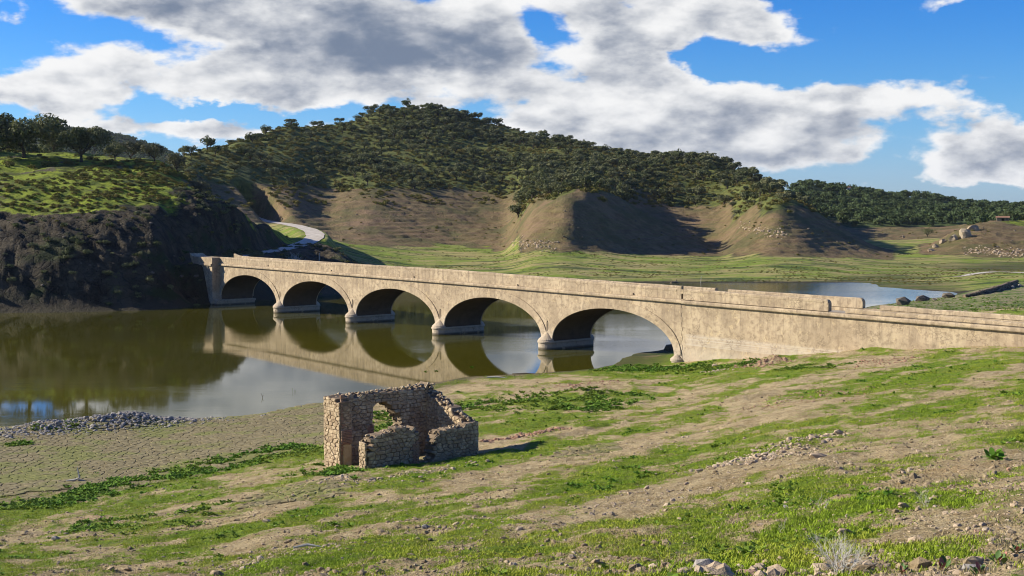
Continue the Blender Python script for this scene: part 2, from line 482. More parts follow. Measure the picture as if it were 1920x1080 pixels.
    1800: P((115, 4.3, 'n'), (192, .35), (202, -.06, 'u'), (206, .1, 'p'), (240, .5), (277, 'y505'), (310, 'y491'), (326, 'y479', 'b'), (342, 'y452'), (355, 'y429'), (372, 'y426'), (400, 3), (440, 3, 'b'), (530, 'y425', 'f'), (790, 'y383'), (1200, -2), (2500, -6)),
    1850: P((112, 4.6, 'n'), (176, 1.8), (205, .7, 'p'), (240, .8), (277, 'y506'), (306, 'y493'), (320, 'y484', 'b'), (345, 'y440'), (362, 'y418'), (378, 'y413', 'g'), (410, 7, 'f'), (530, 'y415'), (800, 'y387'), (1200, -2), (2500, -6)),
    1920: P((110, 4.8, 'n'), (170, 2.3), (210, 1.0, 'p'), (240, 1.0), (277, 'y507'), (304, 'y495'), (318, 'y485', 'b'), (345, 'y445'), (365, 'y425', 'g'), (385, 'y411'), (420, 8, 'f'), (530, 'y412'), (800, 'y389'), (1200, -2), (2500, -6)),
    2200: P((110, 5.4, 'n'), (170, 3.0), (210, 1.6, 'p'), (277, 2), (310, 3, 'b'), (345, 8), (385, 14, 'g'), (420, 12, 'f'), (530, 14), (800, 22), (1200, -2), (2500, -6)),
    2700: P((110, 6, 'n'), (170, 4.0), (210, 2.6, 'p'), (277, 2), (310, 3, 'b'), (345, 8), (385, 14, 'g'), (420, 12, 'f'), (530, 14), (800, 22), (1200, -2), (2500, -6)),
}
ZONES = 'nupbwcgf'
NA, ND = 900, 1000
A_PX = np.linspace(-760, 2760, NA)
LD = np.linspace(math.log(4), math.log(2500), ND)
DG = np.exp(LD)
NK = [0, 300, 600, 900, 1270, 1500, 1920]


def near_profile(k):
    t = near(k)
    d, z = zip(*t)
    return np.interp(DG, d, z, right=z[-1])


NEARP = np.array([near_profile(k) for k in NK])
FK = sorted(FAR)
zs = np.zeros((len(FK), ND))
zw = np.zeros((len(FK), ND, len(ZONES)))
NEND = {0: 84, 300: 86, 600: 94, 900: 109, 1270: 130, 1500: 160, 1920: 215}
for i, k in enumerate(FK):
    prof = FAR[k]
    npz = np.array([np.interp(k, NK, NEARP[:, j]) for j in range(ND)])
    d = np.array([p[0] for p in prof])
    z = np.array([p[1] for p in prof])
    fz = np.interp(DG, d, z)
    d0 = d[0]
    nend = np.interp(k, NK, [84, 86, 94, 109, 128, 118, 100])
    w = sstep(DG, nend - 3, max(d0, nend + 3))
    zs[i] = npz * (1 - w) + fz * w
    for j, dd in enumerate(DG):
        c = 'n' if dd < nend else [p[2] for p in prof if p[0] <= max(dd, d0)][-1]
        zw[i, j, ZONES.index(c)] = 1


def smooth1(a, n, axis):
    for _ in range(n):
        p = np.concatenate([np.take(a, [0], axis), a, np.take(a, [-1], axis)], axis)
        L = a.shape[axis]
        a = (np.take(p, range(0, L), axis) + 2 * np.take(p, range(1, L + 1), axis) + np.take(p, range(2, L + 2), axis)) / 4
    return a


# across the columns: monotone cubic-ish blend (smoothed linear)
ZG = np.empty((NA, ND))
for j in range(ND):
    ZG[:, j] = np.interp(A_PX, FK, zs[:, j])
ZW = np.empty((NA, ND, len(ZONES)), np.float32)
for q in range(len(ZONES)):
    for j in range(ND):
        ZW[:, j, q] = np.interp(A_PX, FK, zw[:, j, q])
ZG = smooth1(ZG, 18, 0)
ZG = smooth1(ZG, 3, 1)
ZW = smooth1(smooth1(ZW, 4, 0), 2, 1)


def lookup(G, px, d):
    fx = np.clip((px - A_PX[0]) / (A_PX[1] - A_PX[0]), 0, NA - 1.001)
    fy = np.clip((np.log(np.maximum(d, 4.01)) - LD[0]) / (LD[1] - LD[0]), 0, ND - 1.001)
    ix, iy = fx.astype(int), fy.astype(int)
    tx, ty = fx - ix, fy - iy
    if G.ndim == 3:
        tx, ty = tx[..., None], ty[..., None]
    return (G[ix, iy] * (1 - tx) * (1 - ty) + G[ix + 1, iy] * tx * (1 - ty) + G[ix, iy + 1] * (1 - tx) * ty + G[ix + 1, iy + 1] * tx * ty)


BUMPS = [(-24.6, 79.5, 3.6, 1.7, .95, 25), (-29.0, 78.0, 2.8, 1.5, .45, 10), (19.0, 97, 3.2, 1.6, .55, 30), (7.8, 37, 4.2, 1.0, .22, 60), (27, 95, 3, 2, .25, 20),
         (3.4, 60.5, 4.5, .5, .25, 55), (6.6, 86, 2.6, 1.6, .45, 20), (11.6, 67, 3.4, 2.0, .3, 40)]
ROAD = [(px_ , d_, z_) for px_, d_, z_ in ((380, 185, 5.6), (405, 192, 5.7), (440, 200, 5.85), (480, 210, 6.0), (520, 220, 6.15), (552, 232, 6.4), (575, 244, 6.8), (588, 256, 7.3), (591, 268, 7.7), (586, 284, 8.1), (572, 306, 8.4), (550, 332, 8.7), (530, 352, 8.9), (512, 366, 9.0), (490, 385, 9.4), (470, 400, 10.5))]
ROADXY = [((p - 960) / F * d, d, z) for p, d, z in ROAD]


def path_dist(X, Y, path):
    """distance to a polyline and height along it"""
    best = np.full(X.shape, 1e9)
    hz = np.zeros(X.shape)
    for (ax, ay, az), (bx, by, bz) in zip(path, path[1:]):
        L2 = (bx - ax) ** 2 + (by - ay) ** 2
        t = np.clip(((X - ax) * (bx - ax) + (Y - ay) * (by - ay)) / L2, 0, 1)
        d = np.hypot(X - ax - t * (bx - ax), Y - ay - t * (by - ay))
        m = d < best
        best = np.where(m, d, best)
        hz = np.where(m, az + t * (bz - az), hz)
    return best, hz


MUD_Z = 1.55


def terrain(X, Y):
    X = np.asarray(X, float)
    Y = np.asarray(Y, float)
    px = 960 + F * X / np.maximum(Y, 1)
    z = lookup(ZG, px, Y)
    w = lookup(ZW, px, Y)
    wi = {c: w[..., i] for i, c in enumerate(ZONES)}
    dry = sstep(z, 0.0, 1.2)
    n1 = fbm(X / 1.7, Y / 1.7, 3, 4) - .5
    n2 = fbm(X / .35, Y / .35, 9, 3) - .5
    mud = wi['n'] * (1 - sstep(z, MUD_Z, MUD_Z + .3)) * (1 - sstep(px, 620, 760))
    n3 = fbm(X / .13, Y / .16, 14, 2) - .5
    z = z + wi['n'] * ((0.05 + .24 * dry) * n1 + .11 * dry * n2 + .045 * dry * n3) * (1 - .7 * mud)
    z = z + (wi['p'] * dry) * (fbm(X / 9, Y / 9, 5, 4) - .5) * .8
    big = fbm(X / 34, Y / 34, 21, 4) - .5
    rid = np.abs(fbm(X / 14, Y / 20, 31, 4) - .5)
    hillw = wi['b'] + wi['w'] * .9
    z = z + hillw * (big * (4.0 - 3.4 * wi['b']) * sstep(z, 2, 9) - (rid - .1) * (2.4 - 1.9 * wi['b']) * sstep(z, 2, 7) + (fbm(X / 3.5, Y / 3.5, 8, 4, .6) - .5) * 1.0)
    # old shorelines cut as little terraces
    z = z + wi['b'] * .11 * np.sin(z * 6.0 + 3 * big) * sstep(z, 1.5, 4)
    rk = np.abs(fbm(X / 5 + Y / 9, Y / 5, 41, 5, .6) - .5) * 2
    rk2 = np.abs(fbm(X / 1.6, Y / 1.6 + z / 2, 47, 4, .6) - .5) * 2
    z = z + wi['c'] * sstep(z, .0, 1.5) * ((.35 - rk) * 1.9 + (.3 - rk2) * .55)
    z = z + wi['g'] * ((fbm(X / 7, Y / 7, 51, 4) - .5) * 1.6 + (fbm(X / 1.5, Y / 1.5, 52, 3) - .5) * .3) * sstep(z, 1, 4)
    z = z + wi['f'] * (fbm(X / 60, Y / 60, 61, 4) - .5) * 12 * sstep(Y, 450, 650)
    for bx, by, ra, rb, h, ang in BUMPS:
        c, s_ = math.cos(math.radians(ang)), math.sin(math.radians(ang))
        u, v = ((X - bx) * c + (Y - by) * s_) / ra, (-(X - bx) * s_ + (Y - by) * c) / rb
        z = z + h * np.exp(-(u * u + v * v)) * (.8 + .5 * n1)
    rd, rz = path_dist(X, Y, ROADXY)
    k = 1 - sstep(rd, 2.4, 5.5)
    z = z * (1 - k) + rz * k
    return z, wi, px


# bare and green patches on the near bank, placed where the photograph has them: x, y, tilt, half length, half width, weight
PATCH = [(300, 900, 12, 340, 11, 1.2), (150, 1015, 14, 260, 22, .5), (560, 965, 12, 180, 20, .6), (700, 1052, 15, 230, 16, 1.1), (940, 975, 15, 300, 15, .9),
         (940, 795, 6, 110, 20, .8), (1180, 697, 3, 140, 16, 1.2), (1060, 757, 8, 100, 18, .9), (1300, 803, 12, 80, 12, 1), (1500, 698, 5, 140, 9, 1.1),
         (1720, 712, 10, 260, 16, 1.1), (1420, 822, 13, 300, 12, .9), (1780, 770, 13, 150, 14, .8), (1640, 935, 5, 190, 34, 1.2), (1430, 1035, 6, 200, 36, 1.1),
         (1100, 905, 14, 160, 10, .8), (1750, 1030, 0, 160, 18, .6), (1870, 820, 8, 90, 12, .6), (560, 860, 12, 90, 16, .8), (300, 985, 13, 100, 10, .6),
         (1450, 765, 12, 160, 22, -1.2), (1130, 850, 12, 260, 12, -1.0), (1230, 935, 14, 320, 22, -1.3), (1820, 865, 10, 190, 26, -1.2),
         (1800, 985, 0, 180, 18, -1.0), (1760, 745, 14, 220, 6, -1.0), (430, 1025, 15, 300, 10, -.7), (880, 1000, 15, 280, 9, -.9), (560, 928, 12, 110, 16, -1.0),
         (1080, 725, 4, 160, 14, -1.0), (1500, 845, 14, 110, 14, -.9), (1640, 860, 12, 160, 14, -1.0), (420, 850, 12, 420, 30, -1.0), (840, 735, 8, 90, 16, -.8),
         (1400, 680, 3, 60, 8, -1), (1650, 676, 4, 60, 8, -1), (1000, 815, 5, 120, 6, -.8), (720, 915, 10, 60, 12, .7), (900, 868, 5, 90, 9, .8)]


def grassiness(X, Y, Z):
    gx, gy = project(X, Y, Z)
    g = np.zeros_like(gx)
    for x, y, t, a, b, w in PATCH:
        c, s = math.cos(math.radians(t)), math.sin(math.radians(t))
        u = ((gx - x) * c - (gy - y) * s) / a
        v = ((gx - x) * s + (gy - y) * c) / b
        g = g + w * np.exp(-(u * u + v * v))
    along = X * .8 + Y * .25
    st = fbm(Z * 3.2 + .6 * fbm(X / 4, Y / 4, 71, 3), along / 9.0, 73, 4) - .5
    st2 = fbm(X / 1.4, Y / 2.2, 75, 4) - .5
    st3 = fbm(X / .45, Y / .6, 78, 3) - .5
    return g * .62 + st * 1.7 + st2 * 1.6 + st3 * 1.1 + .08


def grid_mesh(name, pxs, ds, extra=None):
    A, D = np.meshgrid(pxs, ds, indexing='ij')
    X = (A - 960) / F * D
    Z, wi, px = terrain(X, D)
    if extra is not None:
        Z = extra(X, D, Z, wi, px)
    n, m = A.shape
    V = np.stack([X, D, Z], -1).reshape(-1, 3)
    I = np.arange(n * m).reshape(n, m)
    Q = np.stack([I[:-1, :-1], I[1:, :-1], I[1:, 1:], I[:-1, 1:]], -1).reshape(-1, 4)
    me = make_np(name, V, Q)
    return me, X, D, Z, wi, px


def add_attr(me, name, arr):
    a = me.attributes.new(name, 'FLOAT', 'POINT')
    a.data.foreach_set('value', np.asarray(arr, np.float32).ravel())


def mud_mask(wi, Z, px):
    return wi['n'] * (1 - sstep(Z, MUD_Z - .1, MUD_Z + .25)) * (1 - sstep(px, 640, 740)) * sstep(Z, -.02, .06)


def sink(X, D, Z, wi, px):
    return Z - .06 * mud_mask(wi, Z, px)


# ------------------------------------------------------------------ ground materials
def soil_grass_material():
    m, T, b = principled('bank soil and grass')
    pos = T.new('ShaderNodeNewGeometry').outputs['Position']
    g = attr(T, 'grass')
    mud = attr(T, 'mud')
    wet = attr(T, 'wet')
    n1 = T.noise(pos, 1.1, 8, .65)
    n2 = T.noise(pos, 6, 6, .65)
    n3 = T.noise(pos, 26, 5, .7)
    soil = T.mix(T.ramp(n1, .35, .65), (.33, .245, .115), (.59, .455, .245))
    soil = T.mix(T.ramp(n2, .45, .68, 0, .8), soil, (.66, .54, .33))
    soil = T.mix(T.ramp(n3, .48, .62, 0, .8), soil, (.14, .10, .05))
    red = T.ramp(T.noise(pos, .23, 3), .56, .72, 0, .65)
    soil = T.mix(T.math('MULTIPLY', red, .45), soil, (.50, .32, .15))
    gr = T.mix(T.ramp(n2, .35, .65), (.09, .155, .010), (.23, .32, .02))
    gr = T.mix(T.ramp(T.noise(pos, .7, 4), .45, .68, 0, .7), gr, (.235, .245, .045))
    gr = T.mix(T.ramp(n3, .5, .72, 0, .6), gr, (.045, .065, .014))
    gm = T.math('ADD', g, T.math('ADD', T.math('MULTIPLY', T.math('SUBTRACT', n2, .5), 1.7), T.math('MULTIPLY', T.math('SUBTRACT', n3, .5), 1.5)))
    col = T.mix(T.ramp(gm, -.12, .28), soil, gr)
    mc = T.mix(T.ramp(n2, .3, .7), (.10, .08, .04), (.18, .15, .08))
    col = T.mix(T.math('MULTIPLY', mud, .85), col, mc)
    col = T.mix(T.math('MULTIPLY', wet, .75), col, (.07, .055, .03))
    T.set(b, 'Base Color', col)
    h = T.math('ADD', T.math('MULTIPLY', n2, .6), T.math('MULTIPLY', n3, .6))
    bump(T, b, h, 1.0, .26)
    return m


def hill_material():
    m, T, b = principled('hill land')
    geo = T.new('ShaderNodeNewGeometry')
    pos = geo.outputs['Position']
    wp, wb, ww, wc, wg, wf, wn, wu = [attr(T, 'zone_' + c) for c in 'pbwcgfnu']
    a1 = T.noise(pos, .05, 6, .6)
    a2 = T.noise(pos, .35, 7, .65)
    a3 = T.noise(pos, 2.2, 6, .7)
    st = T.noise(T.mapv(pos, sc=(.02, .02, 1.6)), 3, 5, .6)
    flat = T.noise(T.mapv(pos, sc=(.35, 1.0, 1)), .16, 8, .72)
    # valley grass: fresh green, yellow and mud-brown bands
    gp = T.mix(T.ramp(flat, .42, .58), (.36, .30, .12), (.19, .255, .032))
    gp = T.mix(T.ramp(a2, .5, .75, 0, .55), gp, (.23, .26, .05))
    gp = T.mix(T.ramp(T.noise(T.mapv(pos, sc=(.12, .6, 1)), .5, 7, .7), .50, .60, 0, .85), gp, (.045, .075, .02))
    gp = T.mix(T.ramp(a3, .55, .75, 0, .5), gp, (.06, .09, .02))
    # bare reservoir slope
    br = T.mix(T.ramp(a2, .32, .68), (.13, .085, .042), (.235, .165, .088))
    br = T.mix(T.ramp(st, .42, .62, 0, .6), br, (.17, .15, .05))
    br = T.mix(T.ramp(T.noise(pos, .07, 7, .7), .47, .6, 0, .75), br, (.10, .10, .035))
    br = T.mix(T.ramp(a3, .5, .72, 0, .7), br, (.065, .045, .028))
    br = T.mix(T.ramp(a1, .52, .66, 0, .55), br, (.24, .155, .095))
    # under the trees
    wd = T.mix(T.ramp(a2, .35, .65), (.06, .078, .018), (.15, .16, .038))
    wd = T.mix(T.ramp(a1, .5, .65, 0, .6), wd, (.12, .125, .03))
    # rock
    vo = T.new('ShaderNodeTexVoronoi', ins={'Vector': T.mapv(T.vmath('ADD', pos, T.vmath('SCALE', T.noise(pos, .5, 3, out=1))), sc=(1, 1, 1.5), rot=(.3, .5, .2)), 'Scale': .55})
    vo.feature = 'DISTANCE_TO_EDGE'
    rc = T.mix(T.ramp(a2, .35, .65), (.03, .024, .014), (.095, .076, .046))
    rc = T.mix(T.ramp(a3, .55, .75, 0, .5), rc, (.14, .125, .095))
    rc = T.mix(T.ramp(vo.outputs[0], 0, .035, .5, 0), rc, (.015, .015, .012))
    rc = T.mix(T.ramp(T.noise(pos, .12, 6, .65), .5, .62, 0, .85), rc, (.035, .05, .014))
    # green slope
    gs = T.mix(T.ramp(a2, .36, .58), (.08, .11, .012), (.24, .29, .022))
    gs = T.mix(T.ramp(a3, .55, .75, 0, .6), gs, (.06, .065, .02))
    gs = T.mix(T.ramp(T.noise(pos, .11, 6, .65), .53, .62, 0, .75), gs, (.06, .065, .018))
    gs = T.mix(T.ramp(T.noise(T.mapv(pos, loc=(40, 0, 0)), .09, 6, .65), .57, .63, 0, .9), gs, (.11, .09, .06))
    fw = T.mix(T.ramp(T.noise(pos, .03, 6, .6), .35, .65), (.025, .045, .015), (.075, .10, .03))
    ns = T.mix(T.ramp(a2, .42, .6), (.28, .24, .13), (.11, .17, .03))
    col = (.05, .045, .025)
    jit = T.math('MULTIPLY', T.math('SUBTRACT', a2, .5), .9)
    jl = T.math('ADD', jit, T.math('MULTIPLY', T.math('SUBTRACT', T.noise(pos, .09, 5, .65), .5), 1.8))
    for w, c in ((wu, (.06, .05, .03)), (wn, ns), (wp, gp), (wb, br), (ww, wd), (wc, rc), (wg, gs), (wf, fw)):
        f = T.ramp(T.math('ADD', w, jl if w in (wc, wg) else jit), .38, .62)
        col = T.mix(f, col, c)
    col = T.mix(T.math('MULTIPLY', attr(T, 'wet'), .7), col, (.05, .045, .025))
    T.set(b, 'Base Color', col)
    h = T.math('ADD', T.math('MULTIPLY', a2, 1.0), T.math('MULTIPLY', a3, .5))
    h = T.math('ADD', h, T.math('MULTIPLY', T.math('MULTIPLY', T.ramp(vo.outputs[0], 0, .06), wc), .2))
    bump(T, b, h, 1.0, 1.2)
    return m


# ------------------------------------------------------------------ ground meshes
M_BANK = soil_grass_material()
M_HILL = hill_material()
SPLIT = 118.0
near_ds = np.exp(np.linspace(math.log(5.5), math.log(SPLIT), 800))
me, X, D, Z, wi, px = grid_mesh('bank', np.linspace(-360, 2300, 620), near_ds, sink)
add_attr(me, 'grass', grassiness(X, D, Z))
add_attr(me, 'mud', mud_mask(wi, Z, px))
add_attr(me, 'wet', (1 - sstep(Z, .03, .28 + .2 * vnoise(X / 2, D / 2, 5))))
ground = link('ground', me, M_BANK, kind='structure')

far_ds = np.concatenate([np.exp(np.linspace(math.log(SPLIT), math.log(700), 440)), np.exp(np.linspace(math.log(705), math.log(2450), 60))])
me, X, D, Z, wi, px = grid_mesh('hills', np.linspace(-750, 2750, 760), far_ds)
for c in ZONES:
    add_attr(me, 'zone_' + c, wi[c])
add_attr(me, 'wet', (1 - sstep(Z, .03, .25 + .25 * vnoise(X / 5, D / 5, 5))))
hills = link('hills', me, M_HILL, kind='structure')

# land behind and beside the viewer and out to the horizon
mb = MB()
mb.box(-4200, 4200, -900, 5200, -14, -12)
base_me = mb.build('bedrock')
m, T, b = principled('far plain')
T.set(b, 'Base Color', T.mix(T.noise(None, 6, 5), (.06, .08, .025), (.12, .13, .05)))
link('terrain', base_me, m, kind='structure')
# the knoll the photographer stands on, closing the gap under the viewpoint
xs = np.linspace(-26, 26, 40)
V, Qs = [], []
ring = []
nx_, ny_ = 60, 40
gx_, gy_ = np.meshgrid(np.linspace(-40, 40, nx_), np.linspace(-60, 5.8, ny_), indexing='ij')
tz, _, _ = terrain(gx_ / np.maximum(gy_, 6) * 6 if False else np.clip(gx_, -3.2, 3.2), np.full_like(gx_, 5.8))
hz = np.minimum(tz, 11.9) - .12 + (5.8 - gy_) * .012
V = np.stack([gx_, gy_, hz - .02], -1).reshape(-1, 3)
I = np.arange(nx_ * ny_).reshape(nx_, ny_)
Q = np.stack([I[:-1, :-1], I[1:, :-1], I[1:, 1:], I[:-1, 1:]], -1).reshape(-1, 4)
me = make_np('knoll', V, Q)
add_attr(me, 'grass', (fbm(gx_, gy_, 5) - .4) * 2)
link('hilltop_ground', me, M_BANK, kind='structure')


def ground_z(x, y):
    z, wi, px = terrain(np.array([x]), np.array([y]))
    return float(z[0])


def on_photo(x, y, lo=8, hi=700):
    """first point of the land seen on photo pixel (x, y)"""
    rx, ry, rz = ray(x, y)
    d = np.exp(np.linspace(math.log(lo), math.log(hi), 3000))
    X, Y = rx / ry * d, d
    Zr = H + rz / ry * d
    z, _, _ = terrain(X, Y)
    k = np.argmax(z >= Zr)
    if k == 0 and z[0] < Zr[0] and y < 1000:
        return on_photo(x, y + 2, lo, hi)
    return Vector((X[k], Y[k], z[k]))


# ------------------------------------------------------------------ water
def water_material():
    m, T, b = principled('reservoir water')
    pos = T.new('ShaderNodeNewGeometry').outputs['Position']
    b.inputs['IOR'].default_value = 1.33
    b.inputs['Specular IOR Level'].default_value = .75
    b.inputs['Roughness'].default_value = .035
    big = T.noise(T.mapv(pos, sc=(.03, .03, 1)), 1, 4)
    T.set(b, 'Base Color', T.mix(T.ramp(big, .35, .65), (.050, .046, .003), (.070, .064, .004)))
    w1 = T.noise(T.mapv(pos, sc=(.45, 1.5, 1)), 1.1, 3, .55, .4)
    w2 = T.noise(T.mapv(pos, sc=(.6, 2.2, 1)), 3.5, 3, .6)
    patch = T.ramp(T.noise(T.mapv(pos, sc=(.02, .05, 1)), 1, 3), .45, .62, .12, 1.5)
    bk = T.new('ShaderNodeSeparateXYZ', ins={0: pos})
    patch = T.math('ADD', patch, T.math('MULTIPLY', T.ramp(bk.outputs[1], 172, 200), 3.0))
    h = T.math('MULTIPLY', T.math('ADD', w1, T.math('MULTIPLY', w2, .45)), patch)
    bump(T, b, h, .12, .032)
    return m


M_WATER = water_material()
V = [(-320, 70, 0), (240, 70, 0), (240, 270, 0), (-320, 270, 0)]
link('water', make_mesh('water', V, [(0, 1, 2, 3)]), M_WATER, kind='structure')


# ------------------------------------------------------------------ Voronoi pieces
def voronoi_cells(pts, bounds, reach):
    """clipped Voronoi polygons of points in 2D; simple half-plane clipping against near neighbours"""
    from collections import defaultdict
    g = defaultdict(list)
    for i, p in enumerate(pts):
        g[(int(p[0] // reach), int(p[1] // reach))].append(i)
    out = []
    x0, y0, x1, y1 = bounds
    for i, (px_, py_) in enumerate(pts):
        poly = [(max(x0, px_ - reach), max(y0, py_ - reach)), (min(x1, px_ + reach), max(y0, py_ - reach)),
                (min(x1, px_ + reach), min(y1, py_ + reach)), (max(x0, px_ - reach), min(y1, py_ + reach))]
        cx, cy = int(px_ // reach), int(py_ // reach)
        nb = [j for a in (-1, 0, 1) for c in (-1, 0, 1) for j in g.get((cx + a, cy + c), ()) if j != i]
        nb.sort(key=lambda j: (pts[j][0] - px_) ** 2 + (pts[j][1] - py_) ** 2)
        for j in nb[:16]:
            qx, qy = pts[j]
            nx, ny = qx - px_, qy - py_
            c = (qx * qx + qy * qy - px_ * px_ - py_ * py_) / 2
            new = []
            L = len(poly)
            for k in range(L):
                ax, ay = poly[k]
                bx, by = poly[(k + 1) % L]
                da, db = ax * nx + ay * ny - c, bx * nx + by * ny - c
                if da <= 0:
                    new.append((ax, ay))
                if (da < 0 < db) or (db < 0 < da):
                    t = da / (da - db)
                    new.append((ax + (bx - ax) * t, ay + (by - ay) * t))
            poly = new
            if len(poly) < 3:
                break
        out.append(poly)
    return out


def shrink(poly, c, d):
    """move corners towards the centre by about d metres"""
    out = []
    for x, y in poly:
        dx_, dy_ = x - c[0], y - c[1]
        L = math.hypot(dx_, dy_) + 1e-9
        k = max(.15, 1 - d / L)
        out.append((c[0] + dx_ * k, c[1] + dy_ * k))
    return out


def centroid(poly):
    return sum(p[0] for p in poly) / len(poly), sum(p[1] for p in poly) / len(poly)


# ------------------------------------------------------------------ stone arch bridge
TH = 0.67
BX, BY, BW = -30.108, 166.75, 4.857
SPAN = 18.0
BROT = math.atan2(-math.cos(TH), math.sin(TH))


def bridge_material():
    m, T, b = principled('weathered render')
    co = T.new('ShaderNodeTexCoord').outputs['Object']
    n1 = T.noise(co, .35, 7, .62)
    n2 = T.noise(co, 2.2, 7, .68, .3)
    n3 = T.noise(co, 11, 5, .65)
    sepz = T.new('ShaderNodeSeparateXYZ', ins={0: co})
    col = T.mix(T.ramp(n1, .35, .65), (.305, .235, .15), (.445, .35, .225))
    col = T.mix(T.ramp(n2, .46, .62, 0, .75), col, (.24, .18, .115))
    col = T.mix(T.ramp(n2, .30, .42, .55, 0), col, (.50, .40, .26))
    # vertical run stains under the cornice and damp grey at the water
    stn = T.noise(T.mapv(co, sc=(1.6, 1.6, .09)), 1.5, 5, .6)
    top = T.ramp(sepz.outputs[2], 2.4, 5.6)
    col = T.mix(T.math('MULTIPLY', T.ramp(stn, .48, .66), T.math('MULTIPLY', top, .6)), col, (.19, .145, .10))
    band = T.math('MULTIPLY', T.ramp(sepz.outputs[2], 1.9, 2.0), T.ramp(sepz.outputs[2], 2.75, 3.0, 1, 0))
    lines = T.noise(T.mapv(co, sc=(.02, .02, 5)), 3, 3)
    rgt = T.ramp(sepz.outputs[0], 72, 73)
    col = T.mix(T.math('MULTIPLY', T.math('MULTIPLY', band, rgt), T.ramp(lines, .4, .6, .15, .55)), col, (.50, .44, .36))
    low = T.math('MULTIPLY', T.ramp(sepz.outputs[2], 1.2, 2.4, 1, 0), .45)
    col = T.mix(low, col, (.47, .40, .31))
    wet = T.ramp(T.math('ADD', sepz.outputs[2], T.math('MULTIPLY', n2, .12)), .12, .34, .85, 0)
    col = T.mix(wet, col, (.06, .05, .035))
    # courses showing where the render is thin
    ms = T.new('ShaderNodeTexVoronoi', ins={'Vector': T.mapv(co, sc=(1, 1, 1.7)), 'Scale': 2.6})
    ms.feature = 'DISTANCE_TO_EDGE'
    show = T.math('MULTIPLY', T.ramp(T.noise(co, .55, 5, .65), .52, .62), T.ramp(ms.outputs[0], 0, .09, .8, 0))
    col = T.mix(show, col, (.17, .13, .085))
    jt = T.math('ABSOLUTE', T.math('SUBTRACT', T.math('FRACT', T.math('DIVIDE', T.math('ADD', sepz.outputs[0], T.math('MULTIPLY', n1, .25)), 4.5)), .5))
    col = T.mix(T.math('MULTIPLY', T.ramp(jt, 0, .008, .55, 0), T.ramp(sepz.outputs[2], 3.2, 4.2)), col, (.14, .11, .075))
    # flaked patches
    fl = T.ramp(T.noise(co, 1.15, 6, .72, .6), .58, .62)
    col = T.mix(T.math('MULTIPLY', fl, .5), col, (.52, .40, .235))
    col = T.mix(T.ramp(n3, .60, .75, 0, .5), col, (.16, .12, .08))
    T.set(b, 'Base Color', col)
    h = T.math('ADD', T.math('MULTIPLY', n2, .7), T.math('MULTIPLY', n3, .35))
    h = T.math('SUBTRACT', h, T.math('MULTIPLY', fl, .25))
    bump(T, b, h, .7, .07)
    return m


M_BR = bridge_material()
m, T, b = principled('dark hole')
b.inputs['Base Color'].default_value = (.02, .016, .012, 1)
M_HOLE = m
m, T, b = principled('deck gravel')
co = T.new('ShaderNodeTexCoord').outputs['Object']
T.set(b, 'Base Color', T.mix(T.noise(co, 3, 7, .7), (.20, .17, .13), (.42, .38, .31)))
M_DECK = m

bridge = thing('arch_bridge', 'long beige rendered stone bridge with five low arches crossing the reservoir', 'bridge', (BX, BY, 0), (0, 0, BROT))


def arch_z(u, c, a=8.2, b_=3.5):
    return 1.0 + b_ * math.sqrt(max(0, 1 - ((u - c) / a) ** 2))


def cor(u):
    """underside of the cornice"""
    return 5.46 + .08 * math.exp(-((u - 45) / 35) ** 2)


def ptop(u):
    return 6.66 + .40 * math.exp(-((u - 36) / 30) ** 2)


U_L, U_R = -17.55, 135.0
ARCH_C = [-9 + SPAN * k for k in range(5)]
us = [(-24.0, -2.0), (-17.5, -2.0), (-17.2, -2.0)]
for c in ARCH_C:
    us.append((c - 8.2, -2.0))
    for k in range(41):
        t = math.pi - math.pi * k / 40
        us.append((c + 8.2 * math.cos(t), 1.0 + 3.5 * math.sin(t)))
    us.append((c + 8.2, -2.0))
us += [(float(u), -2.0) for u in np.linspace(72.5, U_R, 26)]
mb = MB()
nU = len(us)
NV = 6
rows_f, rows_b = [], []
for side in (0.0, BW):
    idx = []
    for u, zb in us:
        zt = cor(u)
        col_ = []
        for k in range(NV + 1):
            col_.append(len(mb.v))
            mb.v.append((u, side, zb + (zt - zb) * k / NV))
        idx.append(col_)
    rows_f.append(idx)
for i in range(nU - 1):
    for k in range(NV):
        if abs(us[i][0] - us[i + 1][0]) > 1e-6:
            a, b2, c2, d2 = rows_f[0][i][k], rows_f[0][i + 1][k], rows_f[0][i + 1][k + 1], rows_f[0][i][k + 1]
            mb.f.append((a, b2, c2, d2))
            a, b2, c2, d2 = rows_f[1][i][k], rows_f[1][i + 1][k], rows_f[1][i + 1][k + 1], rows_f[1][i][k + 1]
            mb.f.append((a, d2, c2, b2))
    a, b2, c2, d2 = rows_f[0][i][0], rows_f[0][i + 1][0], rows_f[1][i + 1][0], rows_f[1][i][0]
    mb.f.append((a, d2, c2, b2))
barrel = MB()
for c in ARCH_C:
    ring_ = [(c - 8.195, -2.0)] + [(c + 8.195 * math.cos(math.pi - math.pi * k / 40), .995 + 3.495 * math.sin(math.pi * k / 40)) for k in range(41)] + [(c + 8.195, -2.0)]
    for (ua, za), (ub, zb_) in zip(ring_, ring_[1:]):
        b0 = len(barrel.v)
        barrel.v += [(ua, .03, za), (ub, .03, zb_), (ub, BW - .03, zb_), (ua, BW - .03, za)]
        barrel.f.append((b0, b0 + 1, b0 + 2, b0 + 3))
m, T, b = principled('shade darkened stone')  # soffit stone coloured dark to stand in for deep shade under the arches
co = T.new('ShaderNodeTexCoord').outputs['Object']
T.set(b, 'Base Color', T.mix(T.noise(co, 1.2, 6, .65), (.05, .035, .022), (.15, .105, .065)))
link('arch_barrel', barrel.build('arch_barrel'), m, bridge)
link('spandrel_wall', mb.build('spandrel_wall'), M_BR, bridge)

